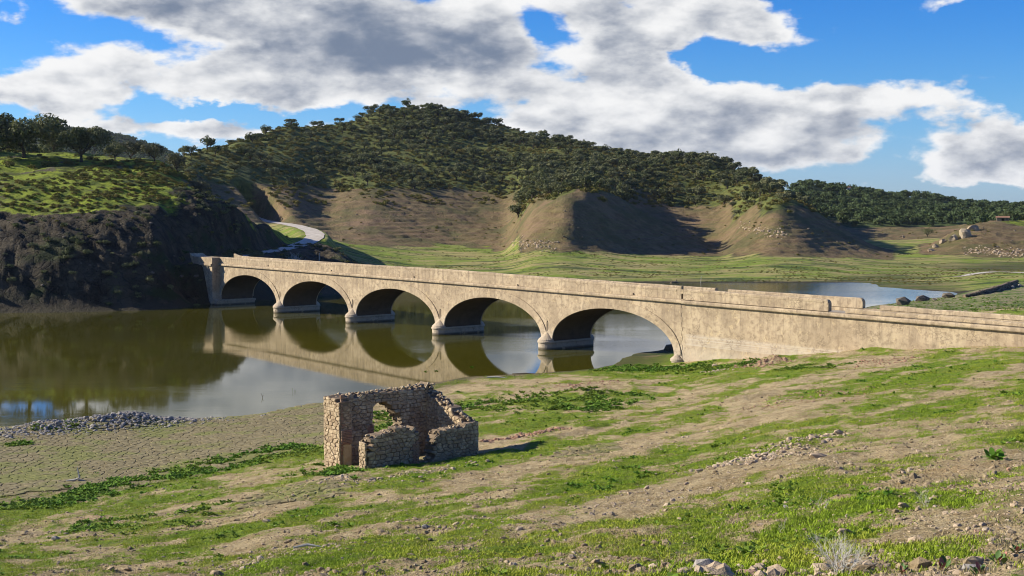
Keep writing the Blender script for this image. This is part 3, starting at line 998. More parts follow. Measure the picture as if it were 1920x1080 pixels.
for side, sgn in ((0.0, -1), (BW, 1)):
    for c in ARCH_C:
        mb = MB()
        y0, y1 = side - sgn * .02, side + sgn * .09
        inn, out = [], []
        for k in range(37):
            t = math.pi - math.pi * k / 36
            inn.append((c + 8.17 * math.cos(t), 1.0 + 3.47 * math.sin(t)))
            r = 1 if sgn else 1
            out.append((c + 8.98 * math.cos(t), 1.0 + 4.33 * math.sin(t)))
        rings = []
        for (a, za), (b2, zb) in zip(inn, out):
            rings.append([(a, y0, za), (a, y1, za), (b2, y1, zb), (b2, y0, zb)])
        mb.loft(rings)
        link('arch_ring', mb.build('arch_ring'), M_BR, bridge)


def profile_run(name, prof, ulist, zf, parent=bridge, mat=None):
    """sweep a closed (y, z offset) profile along the bridge"""
    mb = MB()
    mb.loft([[(u, y, zf(u) + z) for y, z in prof] for u in ulist])
    me_ = mb.build(name)
    return link(name, me_, mat or M_BR, parent)


def urange(a, b_, n):
    return [float(u) for u in np.linspace(a, b_, n)]


corn = [(-.02, .0), (-.24, .02), (-.27, .08), (-.27, .22), (-.20, .31), (.34, .33), (.34, .0)]
profile_run('cornice', [(y, z) for y, z in reversed(corn)], urange(U_L, 72.11, 30), cor)
profile_run('cornice', [(y, z) for y, z in reversed(corn)], urange(72.12, U_R, 16), lambda u: cor(u) - .04)
cornb = [(BW - y, z) for y, z in corn]
profile_run('cornice', cornb, urange(-23, U_R, 40), cor)


def wobble(u, s):
    return float(fbm(np.array([u * .7]), np.array([s * 3.1]), 91, 3)[0] - .5)


def parapet(u0, u1, y0, y1, topf, round_r=.0, endflick=False, round0=0.):
    base = lambda u: cor(u) + .325
    mb = MB()
    n = max(4, int((u1 - u0) / 1.2))
    L = urange(u0, u1, n)
    if round_r:
        L = L[:-1] + [u1 - round_r * (1 - math.sin(t)) for t in np.linspace(0, math.pi / 2, 6)]
    rings = []
    for u in L:
        zt = topf(u) + wobble(u, y0) * .07
        zb = base(u)
        if round_r and u > u1 - round_r:
            zt = topf(u) - round_r + math.sqrt(max(0, round_r ** 2 - (u - u1 + round_r) ** 2))
        if round0 and u < u0 + round0:
            zt -= round0 * .5
        k = .06
        rings.append([(u, y0, zb), (u, y1, zb), (u, y1, zt - k), (u, y1 - k, zt), (u, y0 + k, zt), (u, y0, zt - k)])
    rings = [r[::-1] for r in rings]
    mb.loft(rings)
    link('parapet', mb.build('parapet'), M_BR, bridge)


parapet(U_L, 71.33, .03, .40, ptop)
parapet(72.14, 87.45, .00, .40, lambda u: ptop(u) + .03, .30)
parapet(89.0, U_R, .03, .40, lambda u: 6.12 - .004 * (u - 89), 0)
flick = lambda u: 6.60 + .02 * math.exp(-((u - 36) / 30) ** 2) + .30 * math.exp(-(u + 22.2) / .8)
parapet(-22.2, 71.7, BW - .40, BW - .03, flick)
parapet(73.2, 87.3, BW - .40, BW - .03, lambda u: 6.60, .28)
parapet(88.9, U_R, BW - .40, BW - .03, lambda u: 6.16 - .004 * (u - 89), 0)
# raised string course along the parapet tops
for (a, b_, y, s, tf) in ((U_L, 71.3, .03, -1, ptop), (72.2, 87.0, .0, -1, lambda u: ptop(u) + .03), (89.1, U_R, .03, -1, lambda u: 6.12 - .004 * (u - 89))):
    profile_run('coping_band', [(y + .01, -.27), (y + .01, -.10), (y - .022, -.12), (y - .022, -.25)], urange(a, b_, 24), tf)
profile_run('road_deck', [(.36, -.6), (BW - .36, -.6), (BW - .36, .02), (BW / 2, .07), (.36, .02)][::-1], urange(-30, U_R + 4, 40), cor, mat=M_DECK)

# left end block with its curved back edge
blk = [(-18.1, -1.5), (-18.3, .15), (-19.5, 1.35), (-20.9, 2.94), (-22.1, 3.95), (-23.15, 4.75), (-24.0, 5.6), (-24.5, 6.23), (-24.86, 7.0),
       (-24.4, 6.82), (-23.9, 6.66), (-23.2, 6.58), (-17.55, 6.60), (-17.55, -1.5)]
mb = MB()
mb.loft([[(u, y, z) for u, z in blk] for y in (-1.16, .9)])
link('end_block', mb.build('end_block'), M_BR, bridge)
profile_run('cornice', [(-1.38, .0), (-1.38, .22), (-1.14, .30), (-1.14, 0)][::-1], urange(-24.1, -17.52, 8), cor)
mb = MB()
mb.box(-18.3, -16.55, -.95, BW, -1.5, .42, .03)
mb.box(-18.3, -16.40, -1.02, BW + .1, .43, .72, .04)
link('plinth', mb.build('plinth'), M_BR, bridge)

# piers with rounded cutwaters and conical caps
for k in range(4):
    u0 = SPAN * k
    for (r, z0, z1, ins) in ((.90, -2.0, .58, 0), (.99, .59, .82, .05)):
        rings = []
        for z, rr in ((z0, r - ins), (z0 + ins, r), (z1 - ins, r), (z1, r - ins)):
            rg = []
            for q in range(17):
                t = math.pi + math.pi * q / 16
                rg.append((u0 + rr * math.cos(t), -.0 + rr * .95 * math.sin(t), z))
            for q in range(17):
                t = math.pi * q / 16
                rg.append((u0 + rr * math.cos(t), BW + rr * .95 * math.sin(t), z))
            rings.append(rg)
        mb = MB()
        mb.loft(rings)
        link('cutwater' if ins == 0 else 'cutwater_band', mb.build('cutwater', False), M_BR, bridge)
    for yb, s in ((0.0, -1), (BW, 1)):
        mb = MB()
        rings = []
        for z, rr in ((.825, .95), (.93, .93), (1.30, .52), (1.66, .12), (1.78, .02)):
            rings.append([(u0 + rr * math.cos(math.pi * q / 14), yb - s * .03 + s * rr * .95 * math.sin(math.pi * q / 14), z) for q in range(15)])
        if s < 0:
            rings = [r[::-1] for r in rings]
        mb.loft(rings)
        link('conical_cap', mb.build('conical_cap', False), M_BR, bridge)
    mb = MB()
    mb.box(u0 - .13, u0 - .08, -.03, .02, 1.6, 2.62)
    mb.box(u0 + .08, u0 + .13, -.03, .02, 1.6, 2.62)
    link('drain_channel', mb.build('drain_channel'), M_BR, bridge)
    mb = MB()
    mb.box(u0 - .07, u0 + .07, -.012, .02, 1.7, 2.75)
    link('drain_slot', mb.build('drain_slot'), M_HOLE, bridge)
# right abutment nose
mb = MB()
rings = []
for z, rr in ((-1.5, .55), (.45, .55), (.46, .66), (.66, .66), (1.0, .25), (1.15, .03)):
    rings.append([(71.5 + rr * math.cos(math.pi + math.pi * q / 10), -.01 + rr * .8 * math.sin(math.pi + math.pi * q / 10), z) for q in range(11)])
mb.loft(rings)
link('cutwater', mb.build('cutwater'), M_BR, bridge)

# quoin pilaster beside the last arch
z = -.9
k = 0
while z < 6.9:
    hgt = .40 + .04 * math.sin(k * 2.3)
    w = .52 if k % 2 else .70
    mb = MB()
    mb.box(71.42, 71.42 + w, -.022 if z < 5.2 else -.03, .25, z + .002, min(z + hgt, 6.98) - .002, .004)
    link('quoin', mb.build('quoin'), M_BR, bridge)
    z += hgt
    k += 1
# weep holes through the foot of the parapet
for u in (-3.2, 13.1, 31.0, 49.4, 66.0):
    mb = MB()
    mb.tube([(u, -.03, 5.98), (u, .12, 5.98)], [.08, .08], 8)
    link('weep_hole', mb.build('weep_hole'), M_HOLE, bridge)
# small chips of fallen render lying along the cornice
# ------------------------------------------------------------------ rocks
def rock_mesh(seed, flat=.7, sub=1, rough=.35):
    import bmesh
    bm = bmesh.new()
    bmesh.ops.create_icosphere(bm, subdivisions=sub, radius=1)
    r = random.Random(seed)
    planes = [(Vector((r.gauss(0, 1), r.gauss(0, 1), r.gauss(0, 1))).normalized(), r.uniform(.55, .9)) for _ in range(7)]
    for v in bm.verts:
        n = v.co.normalized()
        k = 1 + r.uniform(-rough, rough) * .35
        p = n * k
        for q, dd in planes:
            t = p.dot(q)
            if t > dd:
                p -= q * (t - dd)
        p.z *= flat
        v.co = p
    me = bpy.data.meshes.new('rock')
    bm.to_mesh(me)
    bm.free()
    return me


def rock_material(name, c0, c1, c2):
    m, T, b = principled(name)
    co = T.new('ShaderNodeTexCoord').outputs['Object']
    pos = T.new('ShaderNodeNewGeometry').outputs['Position']
    oi = T.new('ShaderNodeObjectInfo')
    n = T.noise(pos, 5, 6, .65)
    c = T.mix(T.ramp(n, .35, .65), c0, c1)
    c = T.mix(oi.outputs['Random'], c, c2)
    T.set(b, 'Base Color', c)
    bump(T, b, T.noise(pos, 14, 5, .7), .6, .05)
    return m


M_ROCK = rock_material('tan field stone', (.27, .205, .14), (.46, .375, .265), (.40, .30, .19))
M_GREY = rock_material('grey field stone', (.20, .185, .165), (.36, .33, .29), (.28, .25, .21))
M_DULL = rock_material('dull slope rock', (.08, .07, .055), (.18, .15, .115), (.13, .11, .08))
M_RED = rock_material('rusty stone', (.26, .14, .08), (.40, .24, .14), (.34, .22, .15))
M_PALE = rock_material('pale outcrop', (.22, .18, .12), (.38, .32, .23), (.30, .23, .15))
ROCKS = [rock_mesh(s, random.uniform(.5, .85)) for s in range(8)]


def mat_copy(me, mat):
    c = me.copy()
    c.materials.clear()
    c.materials.append(mat)
    return c


ROCKS_T = [mat_copy(r, M_ROCK) for r in ROCKS]
ROCKS_G = [mat_copy(r, M_GREY) for r in ROCKS]
ROCKS_R = [mat_copy(r, M_RED) for r in ROCKS]
ROCKS_D = [mat_copy(r, M_DULL) for r in ROCKS]
ROCKS_P = [mat_copy(rock_mesh(40 + s_, 1.0, 2, .9), M_PALE) for s_ in range(8)]


# ------------------------------------------------------------------ geometry-nodes scatter for what nobody could count
def scatter(name, protos, pts, rots, scales, var, mats, parent=None, label=None, category=None, tilt=None):
    """one object: its mesh carries the small prototype pieces and loose points; geometry nodes put the pieces on the points.
    protos: list of (verts, faces, material index)"""
    V, Fc, FM, pid = [], [], [], []
    for i, (pv, pf, mi) in enumerate(protos):
        b0 = len(V)
        V += [tuple(p) for p in pv]
        pid += [i + 1] * len(pv)
        Fc += [tuple(b0 + j for j in f) for f in pf]
        FM += [mi] * len(pf) if isinstance(mi, int) else list(mi)
    nproto = len(V)
    n = len(pts)
    me = bpy.data.meshes.new(name)
    me.from_pydata(V + [tuple(p) for p in pts], [], Fc)
    me.polygons.foreach_set('material_index', FM)
    for m_ in mats:
        me.materials.append(m_)
    a = me.attributes.new('proto', 'INT', 'POINT')
    a.data.foreach_set('value', np.array(pid + [0] * n, np.int32))
    a = me.attributes.new('var', 'INT', 'POINT')
    a.data.foreach_set('value', np.concatenate([np.zeros(nproto, np.int32), np.asarray(var, np.int32) + 1]))
    a = me.attributes.new('size', 'FLOAT_VECTOR', 'POINT')
    sc3 = np.asarray(scales, np.float32)
    if sc3.ndim == 1:
        sc3 = np.repeat(sc3[:, None], 3, 1)
    a.data.foreach_set('vector', np.concatenate([np.ones((nproto, 3), np.float32), sc3]).ravel())
    a = me.attributes.new('turn', 'FLOAT_VECTOR', 'POINT')
    r3 = np.asarray(rots, np.float32)
    if r3.ndim == 1:
        r3 = np.stack([np.zeros_like(r3), np.zeros_like(r3), r3], 1)
    a.data.foreach_set('vector', np.concatenate([np.zeros((nproto, 3), np.float32), r3]).ravel())
    o = link(name, me, None, parent, kind='stuff', label=label, category=category)
    ng = bpy.data.node_groups.new(name, 'GeometryNodeTree')
    ng.interface.new_socket('Geometry', in_out='INPUT', socket_type='NodeSocketGeometry')
    ng.interface.new_socket('Geometry', in_out='OUTPUT', socket_type='NodeSocketGeometry')
    N, L = ng.nodes, ng.links
    gi, go = N.new('NodeGroupInput'), N.new('NodeGroupOutput')

    def named(nm, typ):
        q = N.new('GeometryNodeInputNamedAttribute')
        q.data_type = typ
        q.inputs[0].default_value = nm
        return q.outputs[0]

    def cmp_int(src, val):
        q = N.new('FunctionNodeCompare')
        q.data_type = 'INT'
        q.operation = 'EQUAL'
        L.new(src, q.inputs[2])
        q.inputs[3].default_value = val
        return q.outputs[0]
    join = N.new('GeometryNodeJoinGeometry')
    for i in range(len(protos)):
        sp = N.new('GeometryNodeSeparateGeometry')
        sp.domain = 'POINT'
        L.new(gi.outputs[0], sp.inputs[0])
        L.new(cmp_int(named('proto', 'INT'), i + 1), sp.inputs[1])
        pp = N.new('GeometryNodeSeparateGeometry')
        pp.domain = 'POINT'
        L.new(gi.outputs[0], pp.inputs[0])
        L.new(cmp_int(named('var', 'INT'), i + 1), pp.inputs[1])
        ins = N.new('GeometryNodeInstanceOnPoints')
        L.new(pp.outputs[0], ins.inputs['Points'])
        L.new(sp.outputs[0], ins.inputs['Instance'])
        e2r = N.new('FunctionNodeEulerToRotation')
        L.new(named('turn', 'FLOAT_VECTOR'), e2r.inputs[0])
        L.new(e2r.outputs[0], ins.inputs['Rotation'])
        L.new(named('size', 'FLOAT_VECTOR'), ins.inputs['Scale'])
        L.new(ins.outputs[0], join.inputs[0])
    L.new(join.outputs[0], go.inputs[0])
    md = o.modifiers.new('scatter', 'NODES')
    md.node_group = ng
    return o


def mesh_data(me):
    return [tuple(v.co) for v in me.vertices], [tuple(p.vertices) for p in me.polygons]


# ------------------------------------------------------------------ plants
def leaf_material(name, a, b_, c):
    m, T, b = principled(name)
    pos = T.new('ShaderNodeNewGeometry').outputs['Position']
    oi = T.new('ShaderNodeObjectInfo')
    col = T.mix(T.ramp(T.noise(pos, .9, 3), .35, .65), a, b_)
    col = T.mix(T.ramp(T.noise(pos, .16, 2), .42, .62, 0, .9), col, c)
    col = T.mix(T.math('MULTIPLY', oi.outputs['Random'], .4), col, c)
    T.set(b, 'Base Color', col)
    tr = T.new('ShaderNodeBsdfTranslucent')
    T.set(tr, 'Color', T.mix(.5, col, (.10, .13, .01)))
    mx = T.new('ShaderNodeMixShader', ins={0: .18, 1: b.outputs[0], 2: tr.outputs[0]})
    T.set([n for n in T.n if n.type == 'OUTPUT_MATERIAL'][0], 0, mx.outputs[0])
    return m


M_OAK = leaf_material('holm oak leaves', (.035, .052, .020), (.095, .110, .045), (.17, .17, .085))
M_FAROAK = leaf_material('distant oak leaves', (.028, .052, .022), (.055, .085, .032), (.075, .10, .04))
M_SCRUB = leaf_material('rockrose scrub', (.08, .095, .022), (.17, .165, .038), (.19, .145, .045))
M_GREYTREE = leaf_material('grey winter twigs', (.085, .085, .055), (.14, .13, .085), (.10, .10, .06))
M_WEED = leaf_material('weed leaves', (.055, .145, .012), (.11, .23, .02), (.17, .24, .03))
M_BLADE = leaf_material('grass blades', (.13, .22, .012), (.23, .34, .02), (.32, .35, .04))
m, T, b = principled('bark')
T.set(b, 'Base Color', T.mix(T.noise(None, 9, 5), (.035, .028, .02), (.09, .075, .055)))
M_BARK = m


def crown_data(seed, n_lobes, leaves, size, rx=1.0, rz=.7, up=.9, ls=.16):
    """leaf-sized quads spread through lumpy lobes; returns verts, faces (unit: crown radius about 1, foot at z=0)"""
    r = random.Random(seed)
    lobes = []
    for i in range(n_lobes):
        a = r.uniform(0, 2 * math.pi)
        q = math.sqrt(r.random()) * .72
        lobes.append((Vector((q * math.cos(a) * rx, q * math.sin(a) * rx, up + r.uniform(-.35, .4) * rz * (1.15 - q))), r.uniform(.26, .46)))
    V, Fc = [], []
    for i in range(leaves):
        c, R = lobes[r.randrange(n_lobes)]
        d = Vector((r.gauss(0, 1), r.gauss(0, 1), r.gauss(0, 1))).normalized()
        if d.z < -.3 and r.random() < .6:
            d.z = -d.z
        p = c + Vector((d.x, d.y, d.z * .8)) * R * r.uniform(.72, 1.08)
        n = (d + Vector((r.gauss(0, .6), r.gauss(0, .6), r.gauss(0, .6)))).normalized()
        t = n.cross(Vector((r.gauss(0, 1), r.gauss(0, 1), r.gauss(0, 1)))).normalized()
        s = n.cross(t)
        k = ls * r.uniform(.5, 1.25) * size
        b0 = len(V)
        V += [tuple(p - t * k), tuple(p + s * k * .55), tuple(p + t * k), tuple(p - s * k * .55)]
        Fc.append((b0, b0 + 1, b0 + 2, b0 + 3))
    return V, Fc, lobes


def trunk_mb(lobes, r, spread=.5, base_r=.08, fork=.38, lean=0.0):
    mb = MB()
    rr = random.Random(r)
    f = Vector((lean, rr.uniform(-.05, .05), fork))
    mb.tube([(0, 0, -.12), (lean * .3, .02, fork * .5), f], [base_r * 1.25, base_r * .95, base_r * .85], 7)
    for c, R in lobes[:7]:
        mid = f.lerp(c, .5) + Vector((rr.uniform(-.08, .08), rr.uniform(-.08, .08), -.05))
        mb.tube([f - Vector((0, 0, .04)), mid, c], [base_r * .6, base_r * .38, base_r * .12], 5)
        e = c + Vector((rr.uniform(-.25, .25), rr.uniform(-.25, .25), rr.uniform(-.1, .2)))
        mb.tube([mid, e], [base_r * .25, base_r * .06], 4)
    return mb


TREE_V = []
for i in range(5):
    cv, cf, lobes = crown_data(100 + i, 9 + i % 3, 620, 1.0, ls=.115, up=.85 + .06 * (i % 3))
    tb = trunk_mb(lobes, i)
    TREE_V.append((cv, cf, tb))
BUSH_V = []
for i in range(4):
    cv, cf, lobes = crown_data(200 + i, 7, 260, 1.0, up=.34, rz=.5, ls=.15)
    BUSH_V.append((cv, cf))
FARB_V = []
for i in range(3):
    cv, cf, lobes = crown_data(230 + i, 7, 170, 1.0, up=.6, rz=.7, ls=.20)
    FARB_V.append((cv, cf))


def hill_points(n, seed, zone, pxr, dr, thin, minscale, fringe=0.0):
    rng = np.random.default_rng(seed)
    d = rng.uniform(dr[0] ** 1.2, dr[1] ** 1.2, n) ** (1 / 1.2)
    p = rng.uniform(pxr[0], pxr[1], n)
    X = (p - 960) / F * d
    z, wi, px = terrain(X, d)
    w = sum(wi[c] for c in zone)
    if fringe:
        w = w + wi['b'] * fringe * sstep(z, 9, 17) * sstep(fbm(X / 9, d / 9, 66, 3), .42, .6)
    dens = fbm(X / 22, d / 22, seed + 3, 3)
    keep = (rng.random(n) < sstep(w, .35, .8) * thin(X, d, z, dens, p))
    return X[keep], d[keep], z[keep]


def spaced(X, Y, R):
    """greedy thinning so no two are nearer than R"""
    from collections import defaultdict
    g = defaultdict(list)
    keep = []
    for i in range(len(X)):
        c = (int(X[i] // R), int(Y[i] // R))
        ok = True
        for a in (-1, 0, 1):
            for b_ in (-1, 0, 1):
                for j in g.get((c[0] + a, c[1] + b_), ()):
                    if (X[i] - X[j]) ** 2 + (Y[i] - Y[j]) ** 2 < R * R:
                        ok = False
        if ok:
            g[c].append(i)
            keep.append(i)
    return keep


# scattered holm oaks and scrub on the wooded hills
def oak_dens(X, d, z, dens, p):
    right = sstep(p, 600, 800)
    return np.clip(.02 + .95 * right * sstep(dens, .32, .52) + .3 * sstep(dens, .55, .7), 0, 1) * (.6 + .4 * sstep(z, 12, 25))


X, Y, Z = hill_points(26000, 11, 'w', (280, 1700), (330, 700), oak_dens, 0, .35)
k = spaced(X, Y, 3.4)
oaks = [(X[i], Y[i], Z[i], 1.0 + 2.2 * random.random() ** 1.4) for i in k]
# crest silhouettes
CREST = {}
for (x, y, d, s, lb) in ((545, 229, 534, 2.6, 'lone round oak standing on the skyline at the left shoulder of the hill'), (345, 281, 425, 2.2, 'tiny oak on the skyline in the saddle between the two hills'),
                         (587, 230, 550, 2.2, 'small oak on the skyline just right of the lone round oak'), (395, 270, 446, 1.8, 'smallest skyline oak where the scrub hill begins to rise'),
                         (1320, 300, 530, 3.2, 'tall ragged oak crown sticking up from the ridge above the bare slope'), (820, 204, 618, 2.8, 'oak crown just right of the very summit of the hill'),
                         (636, 224, 575, 2.6, 'oak on the skyline where the dense wood of the summit begins')):
    q = pt(x, y, d)
    oaks.append((q.x, q.y, ground_z(q.x, q.y), s))
    CREST[(q.x, q.y)] = lb


def seen_size(t):
    """size in photo pixels if the line of sight to it is free, else smaller"""
    x, y, z, s = t
    ok = 0
    for zz in (z + s * .9, z + s * 1.6):
        n = 60
        f = np.linspace(.45, .985, n)
        tz, _, _ = terrain(x * f, y * f)
        if np.all(tz < H + (zz - H) * f):
            ok += .5
    px_ = 960 + F * x / y
    infr = -20 < px_ < 1940
    return (s * F / y) * ok * (1 if infr else .01)


oaks = [t for t in oaks if (t[0], t[1]) in CREST or seen_size(t) > 0 or random.random() < .12]
oaks.sort(key=lambda t: -seen_size(t))
oaks = oaks[:5] + [t for t in oaks[5:] if (t[0], t[1]) in CREST] + [t for t in oaks[5:] if (t[0], t[1]) not in CREST]
print('oaks', len(oaks))
tree_src = []
for i, (cv, cf, tb) in enumerate(TREE_V):
    tm = tb.build('trunk')
    cm = make_mesh('crown', cv, cf)
    tm.materials.append(M_BARK)
    cm.materials.append(M_OAK)
    tree_src.append((tm, cm))
GROUP_OAK = 'holm oaks on the wooded hill'
for i, (x, y, z, s) in enumerate(oaks[:296]):
    tm, cm = tree_src[i % 5]
    if i < 5:
        t = thing('oak_tree', 'dark round holm oak among the many on the wooded hill behind the bridge', 'tree', (x, y, z - .1), (0, 0, random.uniform(0, 6.28)), GROUP_OAK)
        link('trunk', tm, None, t)
        link('crown', cm, None, t)
        t.scale = (s, s, s * random.uniform(.85, 1.1))
        if i == 0:
            oak_protos = []
        oak_protos.append(t)
    else:
        t = copy_thing(oak_protos[i % 5], loc=(x, y, z - .1), rot=(0, 0, random.uniform(0, 6.28)), scale=(s * random.uniform(.8, 1.25), s, s * random.uniform(.7, 1.15)))
    if (x, y) in CREST:
        t['label'] = CREST[(x, y)]
        if 'group' in t:
            del t['group']
rest = oaks[296:]
protos = []
for cv, cf, tb in TREE_V:
    protos.append((cv + [tuple(v) for v in tb.v], cf + [tuple(j + len(cv) for j in f) for f in tb.f], [0] * len(cf) + [1] * len(tb.f)))
scatter('wooded_slope', protos, [(x, y, z - .1) for x, y, z, s in rest], [random.uniform(0, 6.28) for _ in rest],
        [(s * random.uniform(.8, 1.25), s, s * random.uniform(.7, 1.15)) for *_, s in rest], [random.randrange(5) for _ in rest], [M_OAK, M_BARK],
        label='dense mass of holm oaks covering the hill behind the bridge', category='woods')


# low scrub everywhere between them
def scrub_dens(X, d, z, dens, p):
    return .55 + .45 * sstep(dens, .35, .6)


X, Y, Z = hill_points(24000, 12, 'w', (240, 1720), (250, 690), scrub_dens, 0, 1.0)
k = spaced(X, Y, 1.5)
s = [random.uniform(.6, 1.5) for _ in k]
scatter('scrub', [(cv, cf, 0) for cv, cf in BUSH_V], [(X[i], Y[i], Z[i] - .1) for i in k], [random.uniform(0, 6.28) for _ in k],
        s, [random.randrange(4) for _ in k], [M_SCRUB], label='olive green rockrose scrub between the oaks on the hill', category='scrub')
print('scrub', len(k))


# far woods
def far_dens(X, d, z, dens, p):
    return sstep(dens, .22, .45)


X, Y, Z = hill_points(16000, 13, 'f', (1380, 2500), (430, 1000), far_dens, 0)
k = spaced(X, Y, 5.0)
s = [random.uniform(2.2, 4.2) for _ in k]
scatter('far_woods', [(cv, cf, 0) for cv, cf in FARB_V], [(X[i], Y[i], Z[i] - .3) for i in k], [random.uniform(0, 6.28) for _ in k],
        s, [random.randrange(3) for _ in k], [M_FAROAK], label='dark far woods on the ridge beyond the valley', category='woods')
X, Y, Z = hill_points(9000, 14, 'f', (-300, 460), (1250, 1700), far_dens, 0)
k = spaced(X, Y, 7.0)
s = [random.uniform(4, 7) for _ in k]
scatter('far_woods', [(cv, cf, 0) for cv, cf in FARB_V], [(X[i], Y[i], Z[i] - .5) for i in k], [random.uniform(0, 6.28) for _ in k],
        s, [random.randrange(3) for _ in k], [M_FAROAK], label='bluish distant wooded ridge beyond the left hill', category='woods')
print('far', len(k))


# low tufts and bushes on the left hill, the bare slopes and the valley
def bare_dens(X, d, z, dens, p):
    return .10 + .5 * sstep(dens, .6, .7)


X, Y, Z = hill_points(9000, 15, 'gbc', (-200, 1900), (160, 520), bare_dens, 0)
s = np.random.default_rng(3).uniform(.15, .6, len(X))
scatter('slope_shrubs', [(cv, cf, 0) for cv, cf in BUSH_V], list(zip(X, Y, Z - .05)), np.random.default_rng(4).uniform(0, 6.28, len(X)),
        s, np.random.default_rng(5).integers(0, 4, len(X)), [M_SCRUB], label='small sparse shrubs on the bare slopes', category='scrub')


X, Y, Z = hill_points(7000, 16, 'c', (-200, 640), (160, 245), bare_dens, 0)
s = np.random.default_rng(6).uniform(.25, .9, len(X))
scatter('cliff_shrubs', [(cv, cf, 0) for cv, cf in BUSH_V], list(zip(X, Y, Z - .1)), np.random.default_rng(4).uniform(0, 6.28, len(X)),
        s, np.random.default_rng(5).integers(0, 4, len(X)), [M_OAK], label='dark shrubs clinging to the shaded rock face', category='scrub')
X, Y, Z = hill_points(9000, 17, 'cb', (-200, 1950), (160, 400), bare_dens, 0)
s = np.random.default_rng(7).uniform(.1, .6, len(X)) ** 1.6
scatter('slope_rocks', [(*mesh_data(r), 0) for r in ROCKS[:6]], list(zip(X, Y, Z)), np.random.default_rng(4).uniform(0, 6.28, len(X)),
        s, np.random.default_rng(5).integers(0, 6, len(X)), [M_DULL], label='grey rocks scattered over the cliff and the bare slopes', category='rocks')


X, Y, Z = hill_points(16000, 19, 'p', (640, 1950), (222, 360), lambda X, d, z, dens, p: .03 + .9 * sstep(fbm(X / 14, d / 5, 90, 4), .5, .62), 0)
s = np.random.default_rng(9).uniform(.07, .2, len(X))
scatter('meadow_tufts', [(cv, cf, 0) for cv, cf in BUSH_V], list(zip(X, Y, Z - .03)), np.random.default_rng(4).uniform(0, 6.28, len(X)),
        np.stack([s * 1.6, s * 1.6, s], 1), np.random.default_rng(5).integers(0, 4, len(X)), [M_SCRUB], label='dark tussocks in bands across the valley meadow', category='scrub')


# prominent trees on the left hill
def oak_big(x, y, d, hgt, seed, label, leaves=5200, mat=M_OAK, lobes=15, rx=1.0, up=.78, fork=.32, ls=.05, group=None, rz=.75, br=.055, sink_=.15):
    q = pt(x, y, d)
    z = ground_z(q.x, q.y)
    cv, cf, lb = crown_data(seed, lobes, leaves, 1.0, rx=rx, rz=rz, up=up, ls=ls)
    tb = trunk_mb(lb, seed, base_r=br, fork=fork, lean=random.uniform(-.08, .08))
    tm, cm = tb.build('trunk'), make_mesh('crown', cv, cf)
    tm.materials.append(M_BARK)
    cm.materials.append(mat)
    t = thing('oak_tree' if mat is M_OAK else 'bare_tree', label, 'tree', (q.x, q.y, z - sink_), (0, 0, 0), group)
    s = hgt / 1.35
    t.scale = (s, s, s)
    link('trunk', tm, None, t)
    link('crown', cm, None, t)
    return t


oak_big(45, 281, 240, 8.6, 301, 'large spreading oak on the green left hill, left of the round dark oak', 7500, rx=1.35, lobes=19, up=.85, fork=.4)
oak_big(152, 279, 238, 6.7, 302, 'round dark oak with two forked trunks at the edge of the left hilltop', 6500, rx=1.15, lobes=17, up=.85, fork=.34)
oak_big(-12, 290, 236, 6.5, 303, 'oak cut off by the left edge of the picture on the hilltop', 5000, rx=1.1)
oak_big(100, 290, 262, 4.8, 304, 'thin greyish oak standing between the two big hilltop oaks', 3500, rx=1.3, mat=M_GREYTREE)
oak_big(246, 297, 252, 4.2, 305, 'small greyish tree on the saddle just right of the hilltop oaks', 2600, mat=M_GREYTREE, ls=.06)
oak_big(290, 303, 250, 4.0, 306, 'bare branching tree on the saddle above the dark rock face', 2000, mat=M_GREYTREE, ls=.055)
oak_big(332, 322, 246, 4.2, 307, 'bare grey tree leaning over the dark slope below the scrub hill', 1900, mat=M_GREYTREE, ls=.055)
oak_big(372, 330, 244, 4.0, 308, 'rightmost bare grey tree at the foot of the scrub hill', 1900, mat=M_GREYTREE, ls=.055)
oak_big(215, 300, 246, 3.4, 309, 'low bushy oak on the saddle next to the round dark oak', 2600)
oak_big(385, 352, 238, 3.0, 310, 'small dark round bush tree in the shaded fold below the scrub hill', 2600, up=.55, fork=.2)
oak_big(1886, 409, 392, 3.2, 311, 'dark oak behind the tiny stone hut on the right hill', 1800)
oak_big(1740, 394, 450, 3.5, 312, 'olive tree at the left of the row behind the right hill', 1200)
for i, (x, y, d, h) in enumerate(((-60, 285, 250, 8), (-150, 280, 250, 8), (-240, 280, 255, 8), (70, 285, 285, 6.0), (10, 288, 290, 8), (-40, 288, 290, 8), (-330, 280, 255, 8))):
    oak_big(x, y, d, h, 330 + i, 'oak of the grove standing behind the hilltop oaks on the left', 2200, rx=1.25, group='grove behind the hilltop oaks', ls=.07)
X, Y, Z = hill_points(5000, 18, 'g', (-100, 420), (180, 270), lambda X, d, z, dens, p: .03 + .5 * sstep(dens, .56, .66), 0)
s = np.random.default_rng(8).uniform(.2, .75, len(X))
scatter('hillside_scrub', [(cv, cf, 0) for cv, cf in BUSH_V], list(zip(X, Y, Z - .05)), np.random.default_rng(4).uniform(0, 6.28, len(X)),
        s, np.random.default_rng(5).integers(0, 4, len(X)), [M_SCRUB], label='tussocks and low scrub dotting the green left hillside', category='scrub')
